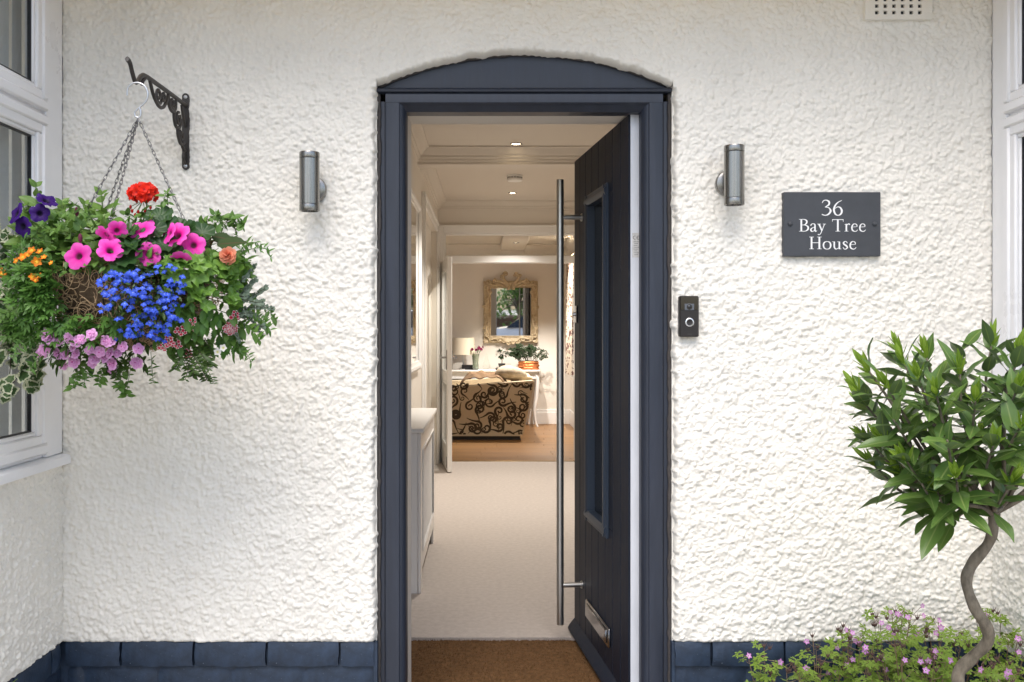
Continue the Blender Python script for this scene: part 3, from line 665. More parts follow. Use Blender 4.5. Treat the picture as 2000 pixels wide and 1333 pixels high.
# ------------------------------------------------------------------ downlights, smoke alarm
M['bulb'] = emis('warm_lamp_glow', (1, .80, .52), 14)
def downlight(px, py, H, watts, label):
    d = (H - CAM.z) * FPX / (VPY - py); x = (px - VPX) * d / FPX; y = d + CAM.y
    t = thing('downlight', label, 'downlight', (x, y, H), 'recessed ceiling downlights')
    q = MB(); q.lathe([(.042, 0.0), (.042, -.004), (.036, -.007), (.030, -.004), (.029, 0.0)], 28, M=TRS((x, y, H)), caps=False); q.build('trim_ring', M['chrome'], t)
    q = MB(); q.lathe([(.0, -.0015), (.029, -.0015), (.029, -.0012), (0, -.0012)], 24, M=TRS((x, y, H)), caps=False); q.build('lamp', M['bulb'], t)
    l = bpy.data.lights.new('downlight_beam', 'SPOT'); l.energy = watts; l.spot_size = R(104); l.spot_blend = .6; l.shadow_soft_size = .03; l.color = (1, .945, .875)
    o = bpy.data.objects.new('downlight_beam', l); col.objects.link(o); o.parent = t; o.location = (0, 0, -.02)
HW, LWt = 92, 135
downlight(1008, 281, HC, HW, 'lit round downlight in the hall ceiling, in front of the dropped beam')
downlight(1001, 377, HC, HW, 'lit round downlight in the hall ceiling just past the smoke alarm')
downlight(1008, 474, LC - .075, LWt, 'small lit downlight under the lounge ceiling beam')
downlight(1111, 461, LC, LWt, 'lit downlight in the lounge ceiling near the curtained window')
d = (HC - CAM.z) * FPX / (VPY - 343); x, y = (1005.5 - VPX) * d / FPX, d + CAM.y
t = thing('smoke_alarm', 'round white smoke alarm on the hall ceiling between two downlights', 'smoke alarm', (x, y, HC))
q = MB(); q.lathe([(.066, 0), (.066, -.012), (.060, -.015), (.060, -.027), (.064, -.030), (.064, -.040), (.056, -.048), (.0, -.050)], 36, M=TRS((x, y, HC)), caps=False); q.build('body', M['gloss'], t, 30)
q = MB()
for k in range(30): q.box(.0585, .0615, -.0025, .0025, -.027, -.0155, M=TRS((x, y, HC), (0, 0, k * math.tau / 30)))
q.build('vent_slots', M['black'], t, 0)
# ------------------------------------------------------------------ wall lights
def wall_light(px, py0, py1, label):
    yc = -.112; a, b_ = P(px, py0, yc), P(px, py1, yc); x, z0, z1 = a.x, b_.z, a.z; H = z1 - z0; zc = lerp(z0, z1, .42)
    t = thing('wall_light', label, 'wall light', (x, WY, zc), 'steel up-and-down wall lights')
    q = MB(); q.lathe([(.0, H * .12), (.0318, H * .12), (.0318, H * .885), (0, H * .885)], 40, M=TRS((x, yc, z0)), caps=False); q.build('body', M['darksteel'], t, 35)
    for zz0, zz1, up in ((0, .117, 0), (.889, 1, 1)):
        q = MB(); pr = [(.0318, H * zz0 + .0015), (.0322, H * zz0 + .003), (.0322, H * zz1 - .003), (.0318, H * zz1 - .0015)]
        pr = ([(.026, H * zz0 + .012), (.027, H * zz0), (.031, H * zz0)] + pr + [(.0, H * zz1 - .0012)]) if not up else ([(0, H * zz0)] + pr + [(.031, H), (.027, H), (.026, H - .012)])
        q.lathe(pr, 40, M=TRS((x, yc, z0)), caps=False); q.build('end_cap', M['darksteel'], t, 35)
        q = MB(); zz = z0 + (.011 if not up else H - .011); q.lathe([(0, -.001), (.0262, -.001), (.0262, .001), (0, .001)], 28, M=TRS((x, yc, zz)), caps=False); q.build('lens', M['darkglass'], t)
    q = MB(); q.lathe([(.043, -.012), (.043, .016), (.040, .020), (.030, .024), (.0, .025)], 40, M=TRS((x, WY, zc), (R(90), 0, 0)), caps=False); q.build('back_plate', M['darksteel'], t, 30)
    q = MB(); q.lathe([(.013, .02), (.013, -yc - .02)], 20, M=TRS((x, WY, zc), (R(90), 0, 0))); q.build('arm', M['darksteel'], t, 35)
wall_light(604.5, 298, 413, 'brushed steel cylinder wall light between the hanging basket and the door')
wall_light(1434, 285, 401, 'brushed steel cylinder wall light between the door and the house nameplate')

# ------------------------------------------------------------------ name plate
sc = P(1624.5, 438.5, WY - .018); SW, SH = .3150, .2085; sy = WY - .022
sign = thing('house_sign', 'dark slate nameplate reading 36 Bay Tree House in white letters', 'sign', (sc.x, WY, sc.z))
q = MB(); q.box(sc.x - SW / 2, sc.x + SW / 2, sy, WY + .006, sc.z - SH / 2, sc.z + SH / 2, .0018); q.build('plaque', M['slate'], sign, 30)
for dx in (-.1365, .1375):
    q = MB(); q.lathe([(.0075, 0), (.0075, .002), (.0062, .005), (.003, .0066), (0, .007)], 20, M=TRS((sc.x + dx, sy, sc.z + .001), (R(90), 0, 0)), caps=False); q.build('screw_cap', M['slate'], sign)
TK, TN = .135, .05
def sv(pts, wd): return ('c', pts, wd)
def serif(x, z, w_=.30, s=1): return ('l', [(x - w_ / 2, z), (x + w_ / 2, z)], [.035, .035])
GL = {
 '3': (.56, [sv([(.05, .83), (.13, .97), (.27, 1.0), (.41, .90), (.40, .70), (.20, .545)], [.05, .05, .06, .12, .11, .04]), sv([(.20, .545), (.40, .50), (.50, .29), (.38, .07), (.20, .0), (.03, .06)], [.04, .06, .13, .10, .05, .07])]),
 '6': (.58, [sv([(.50, .985), (.30, .86), (.14, .64), (.075, .36), (.15, .09), (.29, .0), (.44, .08), (.50, .29), (.42, .50), (.28, .555), (.12, .44)], [.03, .06, .10, .13, .10, .05, .10, .13, .09, .05, .03])]),
 'B': (.70, [('l', [(.155, .0), (.155, 1)], [TK, TK]), serif(.14, .018, .28), serif(.14, .982, .28), sv([(.15, .98), (.36, .975), (.52, .86), (.50, .66), (.36, .535), (.15, .53)], [.04, .05, .12, .12, .05, .04]), sv([(.15, .53), (.42, .51), (.61, .38), (.60, .16), (.42, .025), (.15, .02)], [.04, .05, .13, .13, .05, .04])]),
 'a': (.49, [sv([(.06, .47), (.12, .59), (.23, .63), (.34, .56), (.35, .40), (.35, .10), (.40, .01), (.49, .06)], [.08, .06, .05, .09, .12, .12, .09, .03]), sv([(.35, .37), (.16, .28), (.065, .15), (.11, .02), (.22, .01), (.35, .13)], [.04, .06, .12, .10, .05, .04])]),
 'y': (.54, [('l', [(.09, .60), (.30, .05)], [.12, .11]), sv([(.47, .60), (.30, .08), (.20, -.17), (.11, -.27), (.02, -.23)], [.045, .05, .05, .06, .08]), serif(.10, .60, .24), serif(.46, .60, .20)]),
 'T': (.80, [('l', [(.40, .0), (.40, .97)], [TK, TK]), serif(.40, .018, .32), ('l', [(.03, .962), (.77, .962)], [.055, .055]), ('l', [(.035, .98), (.03, .78)], [.05, .02]), ('l', [(.765, .98), (.77, .78)], [.05, .02])]),
 'r': (.41, [('l', [(.14, .0), (.14, .60)], [.12, .12]), serif(.14, .016, .27), ('l', [(.02, .55), (.15, .61)], [.03, .04]), sv([(.15, .44), (.22, .57), (.31, .61), (.38, .55)], [.04, .06, .09, .10])]),
 'e': (.50, [('l', [(.09, .355), (.42, .385)], [.035, .035]), sv([(.42, .375), (.40, .53), (.28, .62), (.14, .55), (.07, .33), (.11, .10), (.26, .0), (.38, .03), (.47, .14)], [.04, .08, .05, .09, .125, .11, .06, .06, .03])]),
 'H': (.86, [('l', [(.17, .0), (.17, 1)], [TK, TK]), ('l', [(.69, .0), (.69, 1)], [TK, TK])] + [serif(x, z, .30) for x in (.17, .69) for z in (.018, .982)] + [('l', [(.17, .52), (.69, .52)], [.05, .05])]),
 'o': (.60, [sv([(.30, .625), (.12, .54), (.06, .31), (.12, .08), (.30, -.005), (.48, .08), (.54, .31), (.48, .54), (.30, .625)], [.04, .09, .125, .09, .04, .09, .125, .09, .04])]),
 'u': (.63, [sv([(.14, .60), (.14, .20), (.19, .05), (.30, .01), (.46, .13)], [.12, .12, .10, .06, .04]), ('l', [(.48, .60), (.48, .0)], [.12, .12]), serif(.09, .595, .17), serif(.43, .595, .17), serif(.53, .014, .16)]),
 's': (.42, [sv([(.34, .47), (.29, .59), (.19, .62), (.09, .52), (.12, .40), (.28, .26), (.34, .13), (.24, .005), (.13, .01), (.05, .15)], [.04, .05, .06, .11, .12, .13, .11, .06, .05, .04])]),
 'n': (.6, [('l', [(.12, 0), (.12, .6)], [.1, .1]), sv([(.12, .4), (.26, .6), (.42, .5), (.44, .3), (.44, 0)], [.06, .08, .1, .1, .1])]),
 'i': (.25, [('l', [(.12, 0), (.12, .6)], [.1, .1]), ('l', [(.12, .72), (.12, .82)], [.11, .11])]),
 'g': (.6, [sv([(.44, .5), (.26, .6), (.1, .3), (.26, .02), (.44, .2)], [.07, .09, .1, .09, .07]), sv([(.45, .6), (.45, .0), (.35, -.2), (.12, -.18)], [.1, .1, .1, .08])]),
 ' ': (.36, [])}
def word(mb, text, xc, zb, cap, tf, track=0.0, width=None):
    adv = sum(GL[c][0] + track for c in text) - track; k = cap; kx = (width / adv) if width else cap; x = xc - adv * kx / 2; lift = 0
    for c in text:
        a, strokes = GL[c]
        for kind, pts, wd in strokes:
            lift = (lift + .00004) % .0004
            if kind == 'c':
                pp = [(v.x, v.y) for v in bez([(p[0], p[1], 0) for p in pts], 6)]; ww = []
                for i in range(len(pts) - 1): ww += [lerp(wd[i], wd[i + 1], j / 6) for j in range(6)]
                ww.append(wd[-1])
            else: pp, ww = pts, wd
            ribbon(mb, [(x + p[0] * kx, zb + p[1] * k) for p in pp], [w_ * k for w_ in ww], lambda X, Z, l, e=lift: tf(X, Z, l + (e if l else 0)), .0008)
        x += (a + track) * kx
stf = lambda X, Z, l: (X, sy - l, Z)
for text, px, w_px, base, cap in (('36', 1625.5, 43, 421, 29.5), ('Bay Tree', 1626, 131, 452.5, 24), ('House', 1626.5, 93, 487, 24)):
    c = P(px, base, sy); s_ = (sy - CAM.y) / FPX; q = MB(); q.fix = True; word(q, text, c.x, c.z, cap * s_, stf, .04, w_px * s_)
    q.build('lettering', M['letter'], sign, 0)

# ------------------------------------------------------------------ video doorbell
dc = P(1345, 618.5, WY - .02); DW, DH = .0635, .1330; dy = WY - .030
bell = thing('doorbell', 'black video doorbell with silver ringed button beside the door frame', 'doorbell', (dc.x, WY, dc.z))
M['bellbrown'] = mat('dark_bronze_plastic', (.020, .017, .016), .35); M['bellgloss'] = mat('gloss_black_plastic', (.006, .006, .007), .08, coat=.5)
q = MB(); q.box(dc.x - DW / 2, dc.x + DW / 2, dy, WY + .004, dc.z - DH / 2, dc.z + DH / 2, .004); q.build('body', M['bellbrown'], bell, 30)
zt = dc.z + DH / 2
q = MB(); q.box(dc.x - DW / 2 + .003, dc.x + DW / 2 - .003, dy - .0012, dy + .001, zt - .046, zt - .003, .0008); q.build('camera_window', M['bellgloss'], bell, 0)
zl = P(0, 600, dy).z; lx = dc.x
q = MB(); q.box(lx - .0155, lx + .0155, dy - .0022, dy - .001, zl - .0105, zl + .0105, .0011); lensb = q.build('camera_surround', mat('grey_lens_surround', (.10, .11, .13), .25), bell)
q = MB(); q.lathe([(.0085, 0), (.0085, .0012), (.0065, .0012), (.006, .0006), (.0025, .002), (0, .0026)], 28, M=TRS((lx, dy - .0022, zl), (R(90), 0, 0)), caps=False); q.build('lens', M['bellgloss'], lensb)
zb = P(0, 630, dy).z
q = MB(); q.lathe([(.0142, 0), (.0142, .002), (.0132, .0028), (.0105, .0028), (.0096, .0016), (.0096, 0)], 36, M=TRS((lx + .001, dy, zb), (R(90), 0, 0)), caps=False); q.build('button_ring', mat('silver_ring', (.75, .75, .76), .25, .9), bell)
q = MB(); q.lathe([(.0096, 0), (.0096, .0014), (.007, .0010), (0, .0006)], 32, M=TRS((lx + .001, dy, zb), (R(90), 0, 0)), caps=False); q.build('button', M['bellbrown'], bell)
q = MB(); word(q, 'ring', lx + .001, P(0, 655, dy).z, .0075, lambda X, Z, l: (X, dy - l * .3, Z), .03); q.build('logo', mat('faint_grey_print', (.06, .055, .052), .4), bell, 0)

# ------------------------------------------------------------------ hanging bracket
BX = -.98; by = WY - .004
bz0, bz1 = P(0, 333, by).z, P(0, 183, by).z
br = thing('hanging_bracket', 'dark cast iron scroll bracket screwed to the white wall', 'bracket', (BX, WY, (bz0 + bz1) / 2))
q = MB(); ol = [(BX + .0115 * math.cos(a) , z_ + .0115 * math.sin(a)) for z_, r0 in ((bz1 - .012, 0), (bz0 + .012, math.pi)) for a in [r0 + math.pi * i / 8 for i in range(9)]]
q.extrude([(p[0], p[1]) for p in ol], by - .006, WY + .006, 1); q.build('back_plate', M['iron'], br, 30)
for zz in (bz1 - .013, bz0 + .013):
    q = MB(); q.lathe([(.006, 0), (.006, .001), (.004, .003), (0, .0035)], 16, M=TRS((BX, by - .006, zz), (R(90), 0, 0)), caps=False); q.build('screw', M['galv'], br)
az = P(0, 207, by).z
def bpt(L, z): return (BX, by - L, z)
arm = [bpt(.0, az), bpt(.10, az + .001), bpt(.28, az + .000), bpt(.365, az - .002), bpt(.40, az - .012), bpt(.425, az - .033), bpt(.445, az - .038), bpt(.465, az - .020), bpt(.482, az + .002), bpt(.503, az + .008)]
q = MB(); q.tube(bez(arm, 5), .0075, 8, flat=.8, up=(1, 0, 0)); q.tube(bez([bpt(.36, az - .002), bpt(.385, az - .02), bpt(.392, az - .034)], 4), [.006] * 4 + [.0055] * 4 + [.005], 8); q.build('arm', M['iron'], br, 60)
def scroll(pts, r=.006, curl=0):
    q = MB(); q.tube(bez([bpt(*p) for p in pts], 6), r, 7, flat=.9, up=(1, 0, 0)); return q.build('scroll', M['iron'], br, 60)
def spiral(cL, cz, r0, a0, turns, sgn):
    return [(cL + r0 * (1 - .75 * i / 14) * math.cos(R(a0) + sgn * turns * math.tau * i / 14), cz + r0 * (1 - .75 * i / 14) * math.sin(R(a0) + sgn * turns * math.tau * i / 14)) for i in range(15)]
scroll([(.33, az - .004), (.30, az - .04), (.255, az - .062), (.215, az - .055), (.185, az - .028), (.17, az - .004)])
scroll(spiral(.255, az - .030, .026, 200, 1.25, 1), .0052); scroll(spiral(.215, az - .022, .018, 0, 1.1, -1), .0048)
scroll([(.17, az - .006), (.165, az - .035), (.135, az - .05), (.105, az - .035), (.10, az - .006)])
scroll(spiral(.135, az - .024, .019, 200, 1.2, 1), .005)
scroll([(.10, az - .02), (.118, az - .055), (.105, az - .085), (.075, az - .09), (.055, az - .07), (.065, az - .045)])
scroll(spiral(.075, az - .060, .022, 100, 1.2, -1), .005)
scroll([(.085, az - .085), (.078, az - .115), (.052, az - .135), (.02, az - .125)]); scroll(spiral(.045, az - .105, .02, 40, 1.2, -1), .005)
scroll([(.035, az - .118), (.04, az - .135), (.02, az - .148), (.0, az - .145)]); scroll([(.006, az - .07), (.03, az - .04), (.045, az - .008)], .005)
scroll([(.004, az - .142), (.026, az - .158), (.028, az - .178), (.004, az - .192)], .005); scroll([(.004, az - .153), (.014, az - .162), (.014, az - .173), (.004, az - .182)], .0035)
# ------------------------------------------------------------------ leaf and flower templates
def leaf_tpl(L, W, prof, nu=7, nv=2, fold=.18, curl=.25, wave=0, serr=0, tipz=0):
    "leaf along +Y from the origin, face up +Z; prof(t) gives half width 0..1; returns verts, faces, edge value (0 midrib .. 1 margin)"
    vs, ed = [], []
    for i in range(nu + 1):
        t = i / nu; hw = prof(t) * W / 2 * (1 + serr * (1 if i % 2 else -1)); y = L * t * (1 - .12 * curl * t); zc = -curl * L * t * t * .5 + tipz * t
        for j in range(-nv, nv + 1):
            s_ = j / nv; vs.append((s_ * hw, y, zc + abs(s_) * hw * fold + wave * W * math.sin(t * 9 + (1 if s_ > 0 else 2.2)) * abs(s_) ** 2)); ed.append(abs(s_))
    w_ = 2 * nv + 1
    return vs, [(i * w_ + j, i * w_ + j + 1, (i + 1) * w_ + j + 1, (i + 1) * w_ + j) for i in range(nu) for j in range(2 * nv)], ed
def ovate(t): return max(.02, math.sin(math.pi * min(1, t ** .72)) ** .85)
def lanceo(t): return max(.02, math.sin(math.pi * min(1, t ** .85)) ** .9)
def disc_tpl(fr, n=24, rings=3, dish=.2, ruf=0, rufn=7):
    "round or lobed blade about the origin (stalk at the origin), radius fr(angle)"
    vs, ed = [(0, 0, 0)], [0]; fs = []
    for k in range(1, rings + 1):
        r = k / rings
        for i in range(n):
            a = math.tau * i / n; q = fr(a) * r; vs.append((q * math.sin(a), q * math.cos(a), dish * q * r + ruf * r * r * math.sin(a * rufn))); ed.append(r)
    for i in range(n): fs.append((0, 1 + (i + 1) % n, 1 + i))
    for k in range(rings - 1):
        for i in range(n): a0 = 1 + k * n; b0 = a0 + n; fs.append((a0 + i, a0 + (i + 1) % n, b0 + (i + 1) % n, b0 + i))
    return vs, [f[::-1] for f in fs], ed
def tpl_mesh(name, tpl, m, smooth=180):
    mb = MB(); mb.fix = False; mb.add(tpl[0], tpl[1]); me = mb.mesh(name, m, smooth); return settint(me, tpl[2])
def merged(name, tpl, mats_, m, parent, edge=False):
    "many small copies of one template as ONE part (kind stuff)"
    v = np.array(tpl[0]); F = tpl[1]; n = len(v); o0 = ORG[parent.name]; V = []; T = []; FS = []; rr = random.Random(len(mats_))
    for k, Mx in enumerate(mats_):
        A = np.array(Mx); V.append(v @ A[:3, :3].T + A[:3, 3]); T.append(np.array(tpl[2]) if edge else np.full(n, rr.random())); FS += [tuple(i + k * n for i in f) for f in F]
    V = np.concatenate(V) - np.array(o0); me = bpy.data.meshes.new(name); me.from_pydata(V.tolist(), [], FS); me.materials.append(m)
    me.polygons.foreach_set('use_smooth', [True] * len(me.polygons)); settint(me, np.concatenate(T)); me.update()
    o = bpy.data.objects.new(name, me); col.objects.link(o); o.parent = parent; ORG[o.name] = o0; o['kind'] = 'stuff'; return o
def leafM(loc, d, up=(0, 0, 1), sc=1, roll=0):
    "leaf local +Y along d, +Z near up"
    y = Vector(d).normalized(); u = Vector(up); z = (u - y * u.dot(y)); z = z.normalized() if z.length > 1e-4 else y.orthogonal().normalized(); x = y.cross(z)
    Mx = Matrix((x, y, z)).transposed().to_4x4()
    return Matrix.Translation(loc) @ Mx @ Matrix.Rotation(roll, 4, 'Y') @ Matrix.Diagonal((sc, sc, sc, 1))
def jv(s): return Vector((random.gauss(0, s), random.gauss(0, s), random.gauss(0, s)))
def veinleaf(name, c, c2, vein, veinw=.12, edge=None, edgepos=.7, **k):
    "leaf material with a pale midrib and, if asked, a pale margin, both read from the 'tint' attribute"
    m = leafmat(name, c, c2, **k); nt = m.node_tree; n = nt.nodes; L = nt.links
    at = [x for x in n if x.type == 'ATTRIBUTE'][0]; ad = [x for x in n if x.type == 'MATH' and x.operation == 'ADD'][0]
    for l in list(ad.inputs[0].links): L.remove(l)
    ad.inputs[0].default_value = 0
    b = n['Principled BSDF']; src = b.inputs['Base Color'].links[0].from_socket; outs = [l.to_socket for l in src.links]
    rp = n.new('ShaderNodeValToRGB'); e = rp.color_ramp.elements; e[0].position = veinw * .4; e[0].color = (1, 1, 1, 1); e[1].position = veinw; e[1].color = (0, 0, 0, 1)
    L.new(at.outputs['Fac'], rp.inputs[0]); mx = n.new('ShaderNodeMix'); mx.data_type = 'RGBA'; L.new(rp.outputs[0], mx.inputs[0]); L.new(src, mx.inputs[6]); mx.inputs[7].default_value = (*vein, 1); s2 = mx.outputs[2]
    if edge:
        ns = n.new('ShaderNodeTexNoise'); ns.inputs['Scale'].default_value = 60; tc = n.new('ShaderNodeTexCoord'); L.new(tc.outputs['Object'], ns.inputs[0])
        sm = n.new('ShaderNodeMath'); sm.operation = 'MULTIPLY_ADD'; L.new(ns.outputs[0], sm.inputs[0]); sm.inputs[1].default_value = .5; L.new(at.outputs['Fac'], sm.inputs[2])
        r2 = n.new('ShaderNodeValToRGB'); r2.color_ramp.elements[0].position = edgepos + .22; r2.color_ramp.elements[1].position = edgepos + .30; L.new(sm.outputs[0], r2.inputs[0])
        m3 = n.new('ShaderNodeMix'); m3.data_type = 'RGBA'; L.new(r2.outputs[0], m3.inputs[0]); L.new(s2, m3.inputs[6]); m3.inputs[7].default_value = (*edge, 1); s2 = m3.outputs[2]
    for o in outs: L.new(s2, o)
    return m
def flower_tpl(R0, lobes=5, depth=.5, notch=.12, ruf=.03, n=40, throat=.14, rings=6, asym=0):
    "trumpet: throat at the origin, opening along +Z, radius R0"
    vs, ed, fs = [], [], []
    for k in range(rings + 1):
        t = k / rings
        for i in range(n):
            a = math.tau * i / n; lob = 1 - notch * t ** 2 * (1 - abs(math.cos(lobes * a / 2)) ** .6) * 1.6
            r = R0 * (throat * (1 - t) + t ** 1.15 * lob) * (1 + asym * math.cos(a)); z = R0 * depth * (t ** .45) - R0 * .16 * t ** 3 + R0 * ruf * t * t * math.sin(lobes * 2 * a + 1) + R0 * .05 * t * math.cos(lobes * a)
            vs.append((r * math.cos(a), r * math.sin(a), z)); ed.append(t)
    for k in range(rings):
        for i in range(n): fs.append((k * n + i, k * n + (i + 1) % n, (k + 1) * n + (i + 1) % n, (k + 1) * n + i))
    c = len(vs); vs.append((0, 0, -R0 * .15)); ed.append(0)
    for i in range(n): fs.append((c, (i + 1) % n, i))
    vs.append((0, 0, -R0 * .85)); ed.append(0)
    return vs, fs, ed
def petals_tpl(k, L, W, cup=.4, base=.05, prof=ovate, tilt=0, nu=5):
    vs, fs, ed = [], [], []
    for p in range(k):
        v, f, e = leaf_tpl(L, W, prof, nu, 2, .15, -cup); a = math.tau * p / k + tilt; Mx = Matrix.Rotation(a, 4, 'Z') @ Matrix.Translation((0, base * L, 0)) @ Matrix.Rotation(R(14), 4, 'X'); b0 = len(vs)
        vs += [tuple(Mx @ Vector(q)) for q in v]; fs += [tuple(i + b0 for i in ff) for ff in f]; ed += [i // 5 / nu for i in range(len(v))]
    return vs, fs, ed
def join_tpl(*ts):
    vs, fs, ed = [], [], []
    for (v, f, e), Mx in ts:
        b0 = len(vs); vs += [tuple(Mx @ Vector(q)) for q in v]; fs += [tuple(i + b0 for i in ff) for ff in f]; ed += list(e)
    return vs, fs, ed

# colours
LG = {}
LG['mid'] = leafmat('mid_green_leaf', (.065, .15, .025), (.14, .26, .05), .45, .25)
LG['bright'] = veinleaf('bright_green_leaf', (.10, .20, .035), (.19, .32, .065), (.20, .32, .09), .10)
LG['dark'] = veinleaf('dark_scalloped_leaf', (.022, .060, .018), (.045, .105, .026), (.06, .12, .03), .10)
LG['lobed'] = veinleaf('yellow_green_lobed_leaf', (.085, .20, .03), (.17, .31, .05), (.22, .34, .08), .12, edge=(.30, .38, .10), edgepos=.80)
LG['grey'] = leafmat('silver_green_leaf', (.11, .16, .11), (.20, .26, .19), .6, .2)
LG['small'] = leafmat('dark_small_leaf', (.028, .065, .012), (.07, .12, .025), .4, .2)
LG['ivy'] = veinleaf('variegated_leaf', (.045, .10, .035), (.10, .17, .055), (.13, .19, .08), .08, edge=(.60, .62, .44), edgepos=.77)
LG['feather'] = leafmat('fine_green_leaf', (.055, .15, .025), (.12, .25, .045), .45, .3)
LG['begonia'] = veinleaf('begonia_leaf', (.030, .058, .016), (.055, .085, .028), (.09, .06, .03), .10, rough=.65, spec=.2)
M['stem'] = mat('green_stem', (.10, .17, .045), .55); M['redstem'] = mat('reddish_stem', (.13, .075, .04), .55); M['darkstem'] = mat('dark_trailing_stem', (.05, .045, .028), .6)
PT_ = {}
PT_['pink'] = petal('hot_pink_petal', (.88, .10, .52), (.80, .015, .36), (.16, .03, .07), pos=(.06, .26, .85))
PT_['violet'] = petal('deep_violet_petal', (.055, .012, .20), (.045, .008, .15), (.01, .004, .03))
PT_['red'] = petal('scarlet_petal', (.82, .035, .012), (.72, .02, .01), (.45, .01, .01))
PT_['orange'] = petal('orange_petal', (.78, .17, .010), (.82, .25, .012), (.85, .40, .02), pos=(.1, .45, .95))
PT_['blue'] = petal('lobelia_blue_petal', (.045, .10, .66), (.08, .17, .80), (.45, .50, .85), pos=(.02, .16, .9))
PT_['pale'] = petal('pale_pink_petal', (.82, .44, .74), (.74, .26, .60), (.55, .06, .28), pos=(.05, .3, .85))
PT_['white'] = petal('white_petal', (.80, .79, .76), (.80, .78, .70), (.70, .65, .25))
PT_['verb'] = petal('red_white_petal', (.82, .72, .74), (.75, .10, .16), (.60, .02, .06), pos=(.1, .45, .72))
PT_['peach'] = petal('peach_petal', (.82, .34, .21), (.78, .28, .16), (.65, .16, .08))
M['eye'] = mat('yellow_flower_eye', (.70, .38, .02), .7)

# ------------------------------------------------------------------ hanging basket
HBY = -.497; HB = Vector((BX, HBY, 1.444)); SCL = (HBY - CAM.y) / FPX
basket = thing('hanging_basket', 'wire hanging basket overflowing with pink, blue, red and orange flowers', 'hanging basket', (BX, HBY, 1.24))
EC = Vector((BX - .005, HBY, 1.425)); ER = Vector((.335, .275, .235))
def on_dome(px, py, k=1.0, plane=0.0):
    "point where the sight line through a photo pixel meets the planted dome (scaled by k), else the basket's mid plane"
    d = P(px, py, 0) - CAM; d.normalize(); o = CAM - EC; r_ = ER * k
    a = sum((d[i] / r_[i]) ** 2 for i in range(3)); b2 = sum(d[i] * o[i] / r_[i] ** 2 for i in range(3)); c = sum((o[i] / r_[i]) ** 2 for i in range(3)) - 1; D = b2 * b2 - a * c
    if D < 0: return P(px, py, HBY + plane)
    return CAM + d * ((-b2 - math.sqrt(D)) / a)
def outn(p): n_ = Vector(((p.x - EC.x) / ER.x ** 2, (p.y - EC.y) / ER.y ** 2, (p.z - EC.z) / ER.z ** 2)); return n_.normalized()
TOCAM = lambda p: (CAM - p).normalized()
# hook
hy = HBY; q = MB(); hk = [(248, 187), (250, 172), (258, 164), (270, 162), (283, 169), (289, 184), (284, 200), (270, 212), (263, 221), (266, 229), (273, 229), (275, 220), (272, 210)]
q.tube(bez([P(a, b_, hy) for a, b_ in hk], 5), .0026, 8); q.build('hook', M['galv'], basket, 60)
htop = P(270, 229, hy)
def chain(p0, p1, name='chain'):
    d = p1 - p0; n_ = int(d.length / .0135); q = MB(); t = d.normalized(); u = t.orthogonal().normalized(); v = t.cross(u)
    for i in range(n_):
        c = p0 + d * ((i + .5) / n_); a, b_ = (u, v) if i % 2 else (v, u); Lk, Wk = .0105, .0038
        pts = [c + t * (math.cos(w_) * Lk) + a * (math.sin(w_) * Wk * (1 + .25 * math.cos(w_))) for w_ in [math.tau * k / 10 for k in range(10)]]
        q.tube(pts, .0009, 4, closed=True)
    return q.build(name, M['chain'], basket, 60)
rimr = .215
for th in (0, 150, 192, -93):
    p1 = HB + Vector((rimr * math.cos(R(th)), rimr * math.sin(R(th)), 0)); chain(htop - Vector((0, 0, .004)), p1)
q = MB(); q.tube([P(232, 470, HBY - .195), P(214, 545, HBY - .213)], .0032, 8); q.build('chain_clip', M['galv'], basket, 60)
# wire bowl
q = MB(); q.tube([HB + Vector((rimr * math.cos(a), rimr * math.sin(a), 0)) for a in np.linspace(0, math.tau, 48, endpoint=False)], .0028, 6, closed=True)
for k in range(12):
    a = math.tau * k / 12; q.tube([HB + Vector((rimr * math.cos(a) * math.cos(b_), rimr * math.sin(a) * math.cos(b_), -.20 * math.sin(b_))) for b_ in np.linspace(0, 1.5, 9)], .0018, 5)
for b_ in (.5, .95): q.tube([HB + Vector((rimr * math.cos(a) * math.cos(b_), rimr * math.sin(a) * math.cos(b_), -.20 * math.sin(b_))) for a in np.linspace(0, math.tau, 40, endpoint=False)], .0018, 5, closed=True)
q.build('wire_frame', M['black'], basket, 60)
M['fibre'] = mat('coir_fibre', (.50, .36, .21), .9, c2=(.26, .165, .085), vscale=40)
M['liner'] = mat('matted_liner', (.12, .08, .045), .95, var=.5, vscale=60, bump=1.2, bscale=130)
q = MB(); prof = [(rimr * .965 * math.cos(b_), -.192 * math.sin(b_)) for b_ in np.linspace(0, math.pi / 2, 10)]; q.lathe([(rimr * .9, -.02)] + prof, 40, M=TRS(HB), caps=False); q.lathe([(0, -.03), (rimr * .95, -.02)], 30, M=TRS(HB), caps=False); q.build('liner', M['liner'], basket, 180)
q = MB(); rr = random.Random(5)
